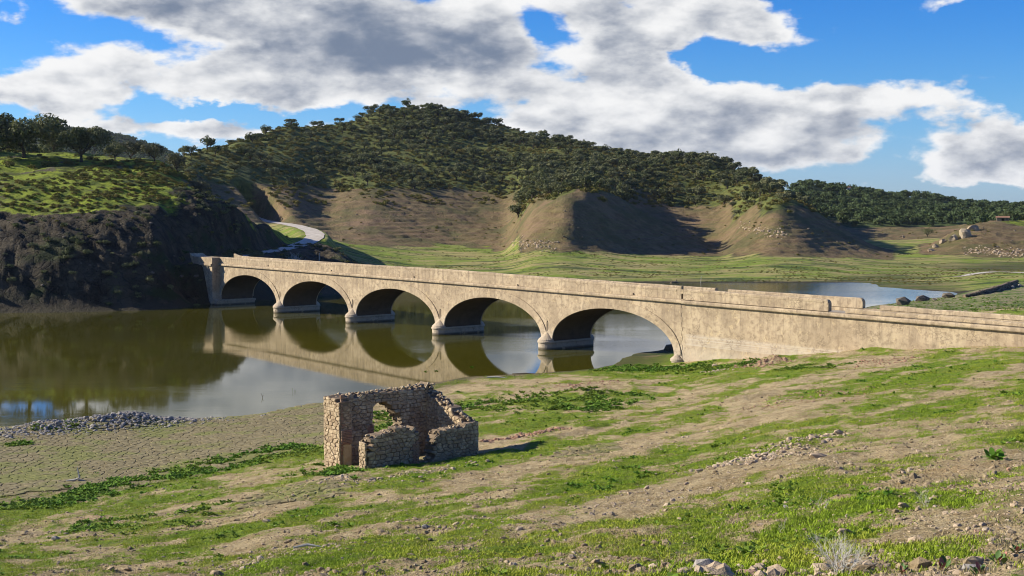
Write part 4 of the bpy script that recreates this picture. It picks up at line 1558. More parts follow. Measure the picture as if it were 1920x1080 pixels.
for i, (x, y, s) in enumerate(((20, 310, 1.3), (60, 315, 1.0), (95, 312, 1.6), (130, 308, 1.3), (170, 300, 1.2), (200, 306, 1.1), (235, 322, 1.0), (8, 330, .9), (270, 330, 1.2), (300, 345, 1.0), (310, 325, 1.5), (340, 352, 1.4), (120, 332, .6), (215, 345, .7), (285, 362, .8))):
    q = on_photo(x, y, 150, 300)
    cv, cf = BUSH_V[i % 4]
    if i < 4:
        bm_ = make_mesh('bush', cv, cf)
        bm_.materials.append(M_SCRUB)
        if i == 0:
            bush_meshes = []
        bush_meshes.append(bm_)
    link('bush', bush_meshes[i % 4], None, None, (q.x, q.y, q.z - .1), (0, 0, random.uniform(0, 6)), s,
         label='low dark green bush on the grassy left hillside under the oaks', category='bush', group='bushes on the left hillside')

# ------------------------------------------------------------------ dirt road behind the bridge
road = [(-30.0, 4.0), (-24.5, 2.4)]
bmat = Matrix.Translation((BX, BY, 0)) @ Matrix.Rotation(BROT, 4, 'Z')


def bl(u, y, z=0):
    return bmat @ Vector((u, y, z))


def ribbon(name, path, width, mat, lift=.06, n=5):
    P_ = [Vector((x, y, 0)) for x, y, z in path]
    dense = []
    for i in range(len(P_) - 1):
        p0, p1, p2, p3 = P_[max(i - 1, 0)], P_[i], P_[i + 1], P_[min(i + 2, len(P_) - 1)]
        for k in range(8):
            t = k / 8
            dense.append(.5 * ((2 * p1) + (p2 - p0) * t + (2 * p0 - 5 * p1 + 4 * p2 - p3) * t * t + (3 * p1 - p0 - 3 * p2 + p3) * t ** 3))
    dense.append(P_[-1])
    V = []
    for i, p in enumerate(dense):
        t = (dense[min(i + 1, len(dense) - 1)] - dense[max(i - 1, 0)]).normalized()
        s_ = Vector((t.y, -t.x, 0))
        w = width * (1 + .25 * (float(vnoise(p.x / 6, p.y / 6, 4)) - .5))
        for k in range(n):
            V.append(p + s_ * w * (k / (n - 1) - .5))
    V = np.array([tuple(v) for v in V])
    z, _, _ = terrain(V[:, 0], V[:, 1])
    V[:, 2] = z + lift
    m_ = len(dense)
    I = np.arange(m_ * n).reshape(m_, n)
    Q = np.stack([I[:-1, :-1], I[:-1, 1:], I[1:, 1:], I[1:, :-1]], -1).reshape(-1, 4)
    return link(name, make_np(name, V, Q), mat, kind='structure')


m, T, b = principled('pale dirt road')
pos = T.new('ShaderNodeNewGeometry').outputs['Position']
T.set(b, 'Base Color', T.mix(T.ramp(T.noise(pos, .8, 6, .65), .35, .65), (.36, .31, .24), (.55, .50, .42)))
M_ROAD = m
ribbon('dirt_road', ROADXY[1:], 3.7, M_ROAD, .10)
# pale path in the valley at the far right
pth = [on_photo(x, y, 200, 330) for x, y in ((1795, 519), (1815, 516), (1840, 512), (1870, 510), (1905, 511), (1950, 512))]
ribbon('path', [tuple(p) for p in pth], 2.2, M_ROAD, .06)

# ------------------------------------------------------------------ ruined stone house
RX, RY = -7.94, 54.0
ra = math.atan2(.643, .766)
ruin = thing('ruined_house', 'roofless rubble stone ruin with an arched doorway on the near bank', 'ruin', (RX, RY, 0), (0, 0, ra))


def stone_wall_material(name, a, b_, c, sc=6):
    m, T, b = principled(name)
    co = T.new('ShaderNodeTexCoord').outputs['Object']
    pos = T.new('ShaderNodeNewGeometry').outputs['Position']
    oi = T.new('ShaderNodeObjectInfo')
    iso = T.new('ShaderNodeTexVoronoi', ins={'Vector': pos, 'Scale': 3.3})
    n = T.noise(pos, sc, 6, .65)
    col = T.mix(T.ramp(n, .35, .65), a, b_)
    sepc = T.new('ShaderNodeSeparateColor', ins={0: iso.outputs['Color']})
    col = T.mix(T.math('MULTIPLY', sepc.outputs[0], .7), col, c)
    col = T.mix(T.ramp(T.noise(pos, 22, 4, .7), .58, .72, 0, .6), col, (.13, .10, .065))
    T.set(b, 'Base Color', col)
    bump(T, b, T.noise(pos, 16, 6, .7), .8, .04)
    return m


M_STONE = stone_wall_material('rubble masonry stone', (.34, .25, .15), (.60, .475, .30), (.24, .165, .10))
M_CORE = stone_wall_material('earth mortar', (.17, .125, .08), (.26, .195, .13), (.15, .11, .07))
M_BRICK = stone_wall_material('old brick', (.26, .13, .08), (.36, .20, .12), (.30, .22, .15))
M_PLASTER = stone_wall_material('old ochre plaster', (.42, .30, .16), (.52, .40, .24), (.45, .33, .19))
ZB = 2.35
stones = []     # (area, mesh verts, faces)
core = MB()
rs = random.Random(5)


def stone_piece(o, ud, nd, poly, out, deep):
    """one dressed rubble stone: polygon in the wall plane, bevelled face standing proud by out"""
    c = centroid(poly)
    n = len(poly)
    area = abs(sum(poly[i][0] * poly[(i + 1) % n][1] - poly[(i + 1) % n][0] * poly[i][1] for i in range(n))) / 2
    r = math.sqrt(area)
    p0 = shrink(poly, c, .006 + .014 * rs.random())
    p1 = shrink(poly, c, .012 + r * .06)
    p2 = shrink(poly, c, .02 + r * .15)
    tx, ty = rs.uniform(-.1, .1), rs.uniform(-.1, .1)
    up_ = Vector((0, 0, 1))

    def w(q, h):
        return o + ud * q[0] + up_ * q[1] + nd * (h + tx * (q[0] - c[0]) + ty * (q[1] - c[1]))
    V = [w(q, -deep) for q in p0] + [w(q, out * .45) for q in p0] + [w(q, out * .85) for q in p1] + [w(q, out + rs.uniform(-.006, .006)) for q in p2]
    Fc = []
    for k in range(3):
        for i in range(n):
            j = (i + 1) % n
            Fc.append((k * n + i, k * n + j, (k + 1) * n + j, (k + 1) * n + i))
    Fc.append(tuple(3 * n + i for i in range(n)))
    if (V[n] - V[0]).dot((V[1] - V[0]).cross(V[n] - V[0])) < 0:
        pass
    return area, V, Fc


def panel(o, ud, nd, w, top, inside, front=True, thick=0, size=.27, aspect=1.7, bricks=None, seen=True, out=.045, clip=None):
    o, ud, nd = Vector(o), Vector(ud), Vector(nd)
    pts = []
    z = ZB
    row = 0
    while z < top:
        h = size / aspect * rs.uniform(.6, 1.4)
        u = -size * rs.random()
        while u < w + size:
            stp = size * rs.choice((.45, .6, .8, 1.0, 1.2, 1.7))
            pts.append((u + stp / 2 + rs.uniform(-.03, .03), z + h / 2 + rs.uniform(-.05, .05)))
            u += stp
        z += h
    K_ = 1.9
    cells = voronoi_cells([(a_, b_ * K_) for a_, b_ in pts], (0, ZB * K_, w, (top + .15) * K_), size * 2.6)
    cells = [[(a_, b_ / K_) for a_, b_ in q_] for q_ in cells]
    for p, poly in zip(pts, cells):
        if len(poly) < 3:
            continue
        c = centroid(poly)
        if not inside(c[0], c[1]):
            continue
        if clip is not None:
            poly = clip(poly, c)
            c = centroid(poly)
        a, V, Fc = stone_piece(o, ud, nd, poly, out * rs.uniform(.5, 1.3), .03)
        isb = bricks is not None and bricks(c[0], c[1])
        stones.append((a * (1 if seen else .2), V, Fc, isb))
        if thick:
            n = len(poly)
            q = shrink(poly, c, -.01)
            b0 = len(core.v)
            core.v += [tuple(o + ud * x + Vector((0, 0, zz)) - nd * .005) for x, zz in q]
            core.v += [tuple(o + ud * x + Vector((0, 0, zz)) - nd * (thick - .005)) for x, zz in q]
            core.f.append(tuple(b0 + i for i in range(n)))
            core.f.append(tuple(b0 + n + i for i in range(n - 1, -1, -1)))
            for i in range(n):
                j = (i + 1) % n
                core.f.append((b0 + i, b0 + n + i, b0 + n + j, b0 + j))


def lerp_list(L, x):
    return float(np.interp(x, [p[0] for p in L], [p[1] for p in L]))


def hole_z(x):
    """top of the doorway in the back wall"""
    if x < 2.10 or x > 3.52:
        return 0
    return lerp_list([(2.10, 4.9), (2.16, 5.2), (2.5, 5.42), (2.78, 5.38), (3.05, 5.12), (3.25, 4.9), (3.42, 4.55), (3.52, 4.2)], x)


BACKTOP = [(0, 5.78), (.5, 5.88), (1.2, 5.84), (2.0, 5.88), (3.0, 5.86), (4.2, 5.9), (5.0, 5.96), (5.5, 5.9)]
in_back = lambda x, z: z < lerp_list(BACKTOP, x) - .05 and not z < hole_z(x)


def clip_hole(poly, c):
    out = []
    for x, z in poly:
        X_ = x + .5
        if z < hole_z(X_):
            if c[0] + .5 < 2.3:
                x = min(x, 2.09 - .5)
            elif c[0] + .5 > 3.4:
                x = max(x, 3.53 - .5)
            else:
                z = hole_z(X_) + .003
        out.append((x, z))
    return out


panel((.5, -.55, 0), (1, 0, 0), (0, -1, 0), 4.5, 5.95, lambda x, z: in_back(x + .5, z), thick=.55, clip=clip_hole, bricks=lambda x, z: (1.3 < x < 1.75 and z < 4.4) or (2.85 < x < 3.1 and z < 4.6 and rs.random() < .5))
panel((5.5, 0, 0), (-1, 0, 0), (0, 1, 0), 5.5, 5.95, lambda x, z: in_back(5.5 - x, z), seen=False)
# left stub: outer face towards the sun, jamb face towards the viewer
LT = [(0, 5.8), (.55, 5.85), (1.0, 5.78), (1.25, 5.66)]
panel((0, 0, 0), (0, -1, 0), (-1, 0, 0), 1.24, 5.95, lambda x, z: z < lerp_list(LT, x), thick=.55)
panel((.55, -.55, 0), (0, -1, 0), (1, 0, 0), .68, 5.9, lambda x, z: z < lerp_list(LT, x + .55) - .05, seen=False)
panel((0.02, -1.22, 0), (1, 0, 0), (0, -1, 0), 0.52, 5.9, lambda x, z: z < 5.6 and not (x > .12 and z < 3.95) or (x <= .12), bricks=lambda x, z: z < 4.55 or x < .12, size=.2)
# right wall
RT = [(0, 5.92), (3.53, 4.62)]
panel((4.95, -.5, 0), (0, -1, 0), (-1, 0, 0), 2.6, 5.95, lambda x, z: z < lerp_list(RT, x + .5) - .04, thick=.55)
panel((5.5, -3.53, 0), (0, 1, 0), (1, 0, 0), 3.53, 5.95, lambda x, z: z < lerp_list(RT, 3.53 - x) - .04, seen=False)
# front wall, two pieces with a gap
FT = [(-.15, 4.38), (.1, 4.52), (.5, 4.62), (.9, 4.72), (1.3, 4.8), (1.8, 4.74), (2.3, 4.62)]
FL = lambda z: -.15 + .12 * (z > 3.9) + .06 * math.sin(z * 9)
panel((-.2, -3.53, 0), (1, 0, 0), (0, -1, 0), 2.55, 4.9, lambda x, z: FL(z) < x - .2 < 2.36 - .05 * math.sin(z * 7) and z < lerp_list(FT, x - .2), thick=.52,
      bricks=lambda x, z: x > 2.25 and z < 4.2)
panel((2.35, -3.01, 0), (-1, 0, 0), (0, 1, 0), 2.5, 4.9, lambda x, z: z < lerp_list(FT, 2.35 - x) - .05, seen=False)
panel((-.235, -3.02, 0), (0, -1, 0), (-1, 0, 0), .5, 4.5, lambda x, z: z < 4.36, size=.24)
GT = [(2.95, 3.2), (3.12, 3.6), (3.2, 4.1), (3.3, 4.36), (3.7, 4.45), (4.4, 4.5), (5.5, 4.62)]
panel((2.8, -3.53, 0), (1, 0, 0), (0, -1, 0), 2.7, 4.9, lambda x, z: z < lerp_list(GT, x + 2.8), thick=.52)
panel((4.95, -3.01, 0), (-1, 0, 0), (0, 1, 0), 1.95, 4.9, lambda x, z: z < lerp_list(GT, 4.95 - x) - .05, seen=False)
# ragged ends and loose coping stones
for (x, y, z, n, sx, sy) in ((2.2, -3.27, 3.3, 5, .12, .2), (3.0, -3.27, 3.15, 9, .12, .25), (3.2, -3.27, 3.75, 7, .06, .2), (3.3, -3.27, 4.2, 5, .06, .2), (3.5, -.28, 4.25, 5, .06, .2), (.1, -3.3, 4.45, 5, .2, .2)):
    for k in range(n):
        vs, fs = mesh_data(ROCKS[rs.randrange(8)])
        q = rs.uniform(.08, .15)
        c = Vector((x + rs.uniform(-sx, sx), y + rs.uniform(-sy, sy), z + rs.uniform(-.22, .22)))
        stones.append((q * q * 3, [c + Vector(v) * q for v in vs], fs, False))


def coping(p0, p1, topf, width, n):
    for k in range(n):
        t = (k + rs.random()) / n
        p = Vector(p0).lerp(Vector(p1), t)
        vs, fs = mesh_data(ROCKS[rs.randrange(8)])
        q = rs.uniform(.055, .115)
        d = (Vector(p1) - Vector(p0)).normalized()
        s_ = Vector((d.y, -d.x, 0)) * rs.uniform(-width / 2 + .08, width / 2 - .08)
        c = p + s_
        c.z = topf(t) + .0 + rs.uniform(-.03, .05)
        rot = Matrix.Rotation(rs.uniform(0, 6.3), 3, 'Z')
        stones.append((q * q * 2.2, [c + rot @ (Vector(v) * q) for v in vs], fs, False))


coping((0, -.27, 0), (5.5, -.27, 0), lambda t: lerp_list(BACKTOP, t * 5.5), .5, 100)
coping((5.22, -.3, 0), (5.22, -3.4, 0), lambda t: lerp_list(RT, .3 + 3.1 * t), .5, 60)
coping((0, -3.27, 0), (2.3, -3.27, 0), lambda t: lerp_list(FT, 2.3 * t), .5, 26)
coping((3.1, -3.27, 0), (5.4, -3.27, 0), lambda t: lerp_list(GT, 3.1 + 2.3 * t), .5, 26)
wall_o = link('wall', make_mesh('wall', core.v, core.f), M_CORE, ruin)
stones.sort(key=lambda s: -s[0])
print('ruin stones', len(stones))
rest_b = MB()
nb = 0
for i, (a, V, Fc, isb) in enumerate(stones):
    if isb:
        nb += 1
        mb_b = globals().setdefault('brick_mb', MB())
        # a brick patch cell becomes three thin bricks
        b0 = len(mb_b.v)
        n = len(V)
        mb_b.v += [tuple(v) for v in V]
        mb_b.f += [tuple(b0 + j for j in f) for f in Fc]
    elif i - nb < 296:
        c = sum(V, Vector()) / len(V)
        link('stone', make_mesh('stone', [v - c for v in V], Fc), M_STONE, ruin, c)
    else:
        b0 = len(rest_b.v)
        rest_b.v += [tuple(v) for v in V]
        rest_b.f += [tuple(b0 + j for j in f) for f in Fc]
link('small_stones', rest_b.build('small_stones'), M_STONE, ruin, kind='stuff')
# thin brick courses at the jambs
bk = 0


def brick_stack(x0, x1, y0, y1, z0, z1):
    z = z0
    k = 0
    while z < z1:
        L = x1 - x0
        cuts = [x0, x0 + L * (.5 if k % 2 else .34), x1] if L > .3 else [x0, x1]
        for a, b_ in zip(cuts, cuts[1:]):
            mb = MB()
            q = rs.uniform(-.012, .012)
            mb.box(a + .008, b_ - .008, y0 + q, y1, z, z + .05, .006)
            link('brick', mb.build('brick'), M_BRICK, ruin)
        z += .066
        k += 1


brick_stack(.02, .54, -1.31, -1.2, 3.98, 4.55)
brick_stack(2.02, 2.35, -3.60, -3.4, 3.05, 4.1)
brick_stack(1.78, 2.12, -.62, -.4, 3.0, 4.5)
if 'brick_mb' in globals():
    link('brick_facing', brick_mb.build('brick_facing'), M_BRICK, ruin, kind='stuff')
mb = MB()
mb.box(.13, .53, -1.275, -1.2, 2.6, 3.95, .012)
link('plaster_patch', mb.build('plaster_patch'), M_PLASTER, ruin)

# ------------------------------------------------------------------ cracked mud plates by the water
m, T, b = principled('dried mud')
pos = T.new('ShaderNodeNewGeometry').outputs['Position']
n2 = T.noise(pos, 3, 6, .65)
c = T.mix(T.ramp(n2, .35, .65), (.155, .125, .058), (.265, .22, .115))
c = T.mix(T.ramp(T.noise(pos, .35, 6, .65), .47, .6, 0, .62), c, (.165, .19, .035))
c = T.mix(T.ramp(T.noise(pos, 20, 4, .7), .5, .7, 0, .6), c, (.07, .055, .03))
T.set(b, 'Base Color', c)
bump(T, b, T.noise(pos, 12, 5, .7), .8, .04)
M_MUD = m
rng = np.random.default_rng(8)


def plates(px0, px1, d0, d1, cond, cell, seed):
    x0, x1 = (px0 - 960) / F * d1, (px1 - 960) / F * d0 if px1 > 960 else (px1 - 960) / F * d0
    r = random.Random(seed)
    pts = []
    nx, ny = int((x1 - x0) / cell), int((d1 - d0) / cell)
    for i in range(nx):
        for j in range(ny):
            pts.append((x0 + (i + .5 + r.uniform(-.42, .42)) * cell, d0 + (j + .5 + r.uniform(-.42, .42)) * cell))
    P_ = np.array(pts)
    z, wi, px = terrain(P_[:, 0], P_[:, 1])
    keep = cond(P_[:, 0], P_[:, 1], z, px)
    cells = voronoi_cells(pts, (x0, d0, x1, d1), cell * 1.9)
    out = []
    for i, poly in enumerate(cells):
        if not keep[i] or len(poly) < 3:
            continue
        out.append((pts[i], z[i], poly))
    return out


def mud_cond(X, Y, z, px):
    u, v = project(X, Y, z)
    return (z > .04) & (z < MUD_Z + .12 + .5 * (fbm(X / 2.5, Y / 2.5, 6, 3) - .5)) & (px > -60) & (px < 690) & (u < 650 + 60 * vnoise(X, Y, 3))


def mud_cond2(X, Y, z, px):
    u, v = project(X, Y, z)
    return (((u - 555) / 105) ** 2 + ((v - 928 + (u - 555) * .2) / 20) ** 2 < 1 + .5 * (vnoise(X * 2, Y * 2, 3) - .5)) | (((u - 1120) / 90) ** 2 + ((v - 842 + (u - 1120) * .15) / 9) ** 2 < 1)


pl = plates(-60, 700, 50, 92, mud_cond, .46, 1) + plates(440, 1220, 40, 62, mud_cond2, .30, 2)
pl.sort(key=lambda t: t[0][1])
print('mud plates', len(pl))
stuff_mb = MB()
for i, (p, z, poly) in enumerate(pl):
    c = centroid(poly)
    cell_r = math.sqrt(len(poly))
    a = shrink(poly, c, .032)
    b2 = shrink(poly, c, .065)
    zz, _, _ = terrain(np.array([q[0] for q in a] + [c[0]]), np.array([q[1] for q in a] + [c[1]]))
    zt = zz[:-1] * .5 + zz[-1] * .5 + rng.uniform(-.008, .014)
    n = len(a)
    low_ = .09
    V = [(q[0], q[1], zt[k] - low_) for k, q in enumerate(a)] + [(q[0], q[1], zt[k] + .008) for k, q in enumerate(a)] + [(q[0], q[1], zt[k] + .022) for k, q in enumerate(b2)]
    Fc = [(k * n + s, k * n + (s + 1) % n, (k + 1) * n + (s + 1) % n, (k + 1) * n + s) for k in (0, 1) for s in range(n)] + [tuple(2 * n + s for s in range(n))]
    if i < 296:
        o3 = Vector((c[0], c[1], float(zz[-1])))
        link('mud_plate', make_mesh('mud_plate', [Vector(v) - o3 for v in V], Fc), M_MUD, ground, o3)
    else:
        b0 = len(stuff_mb.v)
        stuff_mb.v += V
        stuff_mb.f += [tuple(b0 + j for j in f) for f in Fc]
link('cracked_mud', stuff_mb.build('cracked_mud'), M_MUD, ground, kind='stuff')

# ------------------------------------------------------------------ stones lying on the bank
allst = []   # x, y, z, size, kind


def add_stones(n, xs_, ys_, smin, smax, kind, pw=2.2):
    z, _, _ = terrain(xs_, ys_)
    for i in range(len(xs_)):
        s_ = smin * (1 - random.random() * (1 - (smin / smax) ** pw)) ** (-1 / pw)
        allst.append((xs_[i], ys_[i], z[i], s_, kind))


def img_line(x0, y0, x1, y1, half, n, smin, smax, kind, lo=8, hi=125):
    a, b_ = on_photo(x0, y0, lo, hi), on_photo(x1, y1, lo, hi)
    t = rng.random(n)
    w = rng.normal(0, half, n)
    d = Vector((b_.x - a.x, b_.y - a.y)).normalized()
    X = a.x + (b_.x - a.x) * t - d.y * w + rng.normal(0, .1, n)
    Y = a.y + (b_.y - a.y) * t + d.x * w
    add_stones(n, X, Y, smin, smax, kind)


img_line(1350, 876, 1555, 815, .55, 620, .035, .17, 't')
img_line(1360, 873, 1500, 828, .9, 260, .03, .13, 't')
img_line(1385, 690, 1475, 674, 1.1, 320, .05, .22, 'r')
img_line(905, 828, 1055, 802, .28, 330, .05, .19, 'r')
img_line(1050, 728, 1140, 714, 1.2, 260, .05, .17, 'r')
img_line(1330, 700, 1370, 690, .9, 60, .06, .22, 't')
img_line(1430, 768, 1590, 728, 1.6, 420, .03, .15, 'r')
img_line(1500, 660, 1900, 645, .5, 260, .05, .2, 't')
img_line(1610, 680, 1720, 672, 1.4, 260, .04, .16, 'r')
img_line(430, 1075, 620, 1020, .4, 130, .03, .12, 't')
img_line(690, 903, 900, 866, .35, 90, .05, .17, 't')
img_line(600, 895, 690, 905, .3, 40, .05, .15, 't')
img_line(560, 905, 960, 890, 1.2, 120, .03, .12, 't')
img_line(820, 1000, 1330, 905, 1.2, 460, .02, .09, 't')
img_line(1290, 1078, 1500, 1070, .25, 60, .05, .16, 't')
img_line(1500, 1075, 1910, 1068, .5, 260, .015, .08, 't')
img_line(1430, 965, 1900, 990, .8, 320, .012, .06, 't')
img_line(90, 1010, 320, 900, 1.6, 240, .03, .11, 't')
img_line(1100, 870, 1330, 800, 1.0, 150, .03, .12, 't')
# grey rubble mound at the water's edge
X = rng.normal(-24.6, 2.6, 2600)
Y = 79.3 + (X + 24.6) * .42 + rng.normal(0, 1.15, 2600)
add_stones(0, X, Y, .06, .26, 'g')
X = rng.normal(-29.5, 1.8, 700)
Y = 77.2 + (X + 29) * .2 + rng.normal(0, 1.0, 700)
add_stones(0, X, Y, .05, .2, 'g')
# loose stones everywhere
n = 15000
d = np.exp(rng.uniform(math.log(9), math.log(105), n))
px_r = rng.uniform(-40, 1960, n)
X = (px_r - 960) / F * d
z, wi_, _ = terrain(X, d)
g_ = grassiness(X, d, z)
ok = (z > .1) & (rng.random(n) < np.where(g_ > .1, .3, 1)) & (wi_['n'] > .5) & ~((z < MUD_Z) & (px_r < 700))
add_stones(0, X[ok], d[ok], .014, .11, 't')
n = 42000
d = np.exp(rng.uniform(math.log(9), math.log(105), n))
px_r = rng.uniform(-40, 1960, n)
X = (px_r - 960) / F * d
z, wi_, _ = terrain(X, d)
g_ = grassiness(X, d, z)
ok = (z > .1) & (rng.random(n) < np.where(g_ > .15, .35, 1)) & (wi_['n'] > .5) & ~((z < MUD_Z) & (px_r < 700)) & (rng.random(n) < sstep(fbm(X / 2.2, d / 3, 88, 4), .36, .58))
add_stones(0, X[ok], d[ok], .018, .12, 'c')
# stones inside the bridge or the ruin are dropped


def free(x, y):
    v = (bmat.inverted() @ Vector((x, y, 0)))
    if -.4 < v.y < BW + .4 and v.x > -20:
        return False
    w = ruin.matrix_basis.inverted() @ Vector((x, y, 0))
    return not (-.1 < w.x < 5.6 and -3.65 < w.y < .1)


allst = [s_ for s_ in allst if s_[2] > .02 and free(s_[0], s_[1])]


def stone_px(s_):
    u = 960 + F * s_[0] / s_[1]
    return s_[3] * F / s_[1] * (1 if 0 < u < 1920 else .1) * (0 if s_[4] == 'c' else 1)


allst.sort(key=lambda s_: -stone_px(s_))
M_CLOD = rock_material('soil clods', (.15, .11, .06), (.40, .31, .19), (.24, .18, .10))
KM = {'t': ROCKS_T, 'r': ROCKS_R, 'g': ROCKS_G}
LBL = {'c': ('', ''), 't': ('tan loose field stone lying among many on the bare near bank', 'tan stones scattered on the bank'),
       'r': ('reddish brown rubble stone in the low heaps on the near bank', 'reddish rubble stones on the bank'),
       'g': ('grey rubble stone heaped on the mound at the water edge', 'grey stones on the rubble mound')}
for i, (x, y, z, s_, k) in enumerate(allst[:292]):
    link('field_stone', KM[k][i % 8], None, None, (x, y, z + s_ * .15), (random.uniform(-.3, .3), random.uniform(-.3, .3), random.uniform(0, 6.3)),
         (s_, s_ * random.uniform(.65, 1), s_ * random.uniform(.6, 1)), label=LBL[k][0], category='stone', group=LBL[k][1])
rest = allst[292:]
print('stones', len(allst))
for kk, nm, mt, lb in (('c', 'soil_clods', M_CLOD, 'small clods of earth on the bare strips of the near bank'), ('t', 'stone_scatter', M_ROCK, 'small tan stones strewn over the near bank'), ('r', 'rubble', M_RED, 'small reddish rubble on the near bank'), ('g', 'rubble_mound', M_GREY, 'heap of small grey rubble at the water edge')):
    R_ = [s_ for s_ in rest if s_[4] == kk]
    scatter(nm, [(*mesh_data(r), 0) for r in ROCKS[:6]], [(s_[0], s_[1], s_[2] + s_[3] * .1) for s_ in R_],
            [(random.uniform(-.5, .5), random.uniform(-.5, .5), random.uniform(0, 6.3)) for _ in R_],
            [(s_[3], s_[3] * random.uniform(.6, 1), s_[3] * random.uniform(.55, 1)) for s_ in R_], [random.randrange(6) for _ in R_], [mt], label=lb, category='rubble')


def lone_stone(x, y, size, label, mats=ROCKS_T, k=0, flat=1.0, lo=8, hi=600, name='boulder', rot=0.0, sy=.75):
    q = on_photo(x, y, lo, hi)
    r = size * q.y / F / 2
    return link(name, mats[k], None, None, (q.x, q.y, q.z + r * .2 * flat), (.1, .1, rot), (r, r * sy, r * flat),
                label=label, category='stone' if name == 'boulder' else 'rock')


lone_stone(501, 979, 24, 'pale angular stone lying alone below and left of the ruin', k=1, flat=.8)
lone_stone(798, 992, 20, 'small dark stone alone in the grass below the ruin', ROCKS_G, 2)
lone_stone(1535, 858, 42, 'long pale flat stone just below the stone heap on the right', k=3, flat=.7)
lone_stone(1572, 814, 20, 'rounded pale stone at the top end of the stone heap', k=4)
lone_stone(1722, 848, 14, 'pale stone with dark shadow on the bare strip right of the stone heap', k=5)
lone_stone(1894, 884, 17, 'rusty orange stone near the right edge of the bank', ROCKS_R, 2)
lone_stone(1474, 952, 14, 'grey rounded stone on the grass above the dead bush', ROCKS_G, 5)
lone_stone(1380, 941, 18, 'brown flat stone on the bare strip above the grass', ROCKS_R, 6, .7)
lone_stone(105, 1012, 22, 'dark grey stone among weeds near the lower left corner', ROCKS_G, 1)
lone_stone(1342, 688, 16, 'tan stone beside the bridge foot, left of the reddish heap', k=6)
lone_stone(1327, 1068, 62, 'large grey boulder at the bottom edge of the picture', ROCKS_G, 4, .8)
lone_stone(1352, 1088, 70, 'pale cream boulder in front of the large grey boulder', ROCKS_P, 2, .7)
lone_stone(1415, 1082, 80, 'rusty brown slab beside the cream boulder at the bottom edge', ROCKS_R, 1, .45)
lone_stone(1545, 1068, 60, 'broken tan stone under the dead grey bush', ROCKS_T, 7, .5)
lone_stone(1832, 1072, 70, 'smooth bluish grey boulder half buried among dock leaves', ROCKS_G, 3, .55)
lone_stone(1893, 1003, 22, 'white flat stone near the lower right corner', ROCKS_P, 4, .5)
lone_stone(1832, 997, 16, 'reddish and white stone left of the white flat stone', ROCKS_R, 5, .7)
for (x, y, s_, k, lb) in ((1694, 571, 30, 2, 'dark block of masonry on the far bank, largest and leftmost of the fallen blocks'), (1730, 564, 24, 4, 'second fallen block from the left by the pond'),
                          (1753, 563, 12, 5, 'small fallen block between two larger ones by the pond'), (1780, 558, 26, 6, 'fallen block just left of the dry stone wall'), (1660, 577, 8, 1, 'small pale stone behind the low parapet start'), (1262, 656, 34, 3, 'dark grassy lump in the water behind the last arch')):
    lone_stone(x, y, s_ * 1.15, lb, ROCKS_D, k, .9, lo=100, hi=260)
for (x, y, s_, k, fl, lb) in ((1767, 456, 15, 1, .9, 'leftmost pale rock pillar below the right hill'), (1788, 450, 20, 2, 1.1, 'tall pale rock pillar in the middle of the outcrop'), (1810, 444, 30, 3, .8, 'broad pale crag under the grass of the right hill'),
                              (1826, 432, 24, 5, .7, 'upper right end of the pale crag'), (1755, 464, 16, 6, .7, 'low pale rocks left of the pillars'), (1746, 471, 16, 0, .6, 'smallest low rock at the foot of the pillars'), (1692, 446, 10, 2, 1.0, 'white rock on the dark far slope')):
    lone_stone(x, y, s_, lb, ROCKS_P, k, fl, lo=280, hi=520, name='rock_outcrop')
for (x0, y0, x1, y1, n_, lb) in ((1810, 470, 1920, 474, 160, 'line of pale rocks along the foot of the right hill'), (1395, 425, 1475, 440, 90, 'pale loose rocks on the bare slope between the two wooded spurs'), (965, 455, 1040, 462, 120, 'pale rocks at the foot of the brown knoll')):
    pts, sc_, vr, rt = [], [], [], []
    for i in range(n_):
        t = random.random()
        q = on_photo(x0 + (x1 - x0) * t + random.gauss(0, 6), y0 + (y1 - y0) * t + random.gauss(0, 5), 280, 520)
        pts.append(tuple(q))
        sc_.append(random.uniform(.12, .45))
        vr.append(random.randrange(6))
        rt.append(random.uniform(0, 6.3))
    scatter('loose_rocks', [(*mesh_data(r), 0) for r in ROCKS[:6]], pts, rt, sc_, vr, [M_ROCK], label=lb, category='rocks')

# dry stone wall by the pond
wp = [on_photo(x, y, 120, 300) for x, y in ((1808, 558), (1835, 553), (1862, 548), (1885, 542), (1906, 536))]
dw = thing('dry_stone_wall', 'dark dry stone wall running up the bank right of the pond', 'wall', tuple(wp[0]))
mb = MB()
rings = []
for i, p in enumerate(wp):
    h_ = .35 + .16 * i
    t = (wp[min(i + 1, len(wp) - 1)] - wp[max(i - 1, 0)]).normalized()
    s_ = Vector((t.y, -t.x, 0)).normalized() * .32
    q = p - wp[0]
    rings.append([q + s_ + Vector((0, 0, -.3)), q - s_ + Vector((0, 0, -.3)), q - s_ * .7 + Vector((0, 0, h_)), q + s_ * .7 + Vector((0, 0, h_))])
mb.loft(rings)
link('wall_core', mb.build('wall_core'), M_CORE, dw)
pts, sc_, vr, rt = [], [], [], []
for i in range(len(wp) - 1):
    for k in range(90):
        t = random.random()
        p = wp[i].lerp(wp[i + 1], t) - wp[0]
        tt = (wp[i + 1] - wp[i]).normalized()
        s_ = Vector((tt.y, -tt.x, 0)).normalized()
        h_ = random.uniform(-.1, .4 + .16 * i)
        off = random.choice((-1, 1)) * (.33 - .1 * h_) if random.random() < .8 else random.uniform(-.25, .25)
        if abs(off) < .2:
            h_ = .4 + .16 * i
        pts.append(tuple(p + s_ * off + Vector((0, 0, h_))))
        sc_.append((random.uniform(.14, .26), random.uniform(.14, .22), random.uniform(.09, .15)))
        vr.append(random.randrange(6))
        rt.append((0, 0, random.uniform(0, 6.3)))
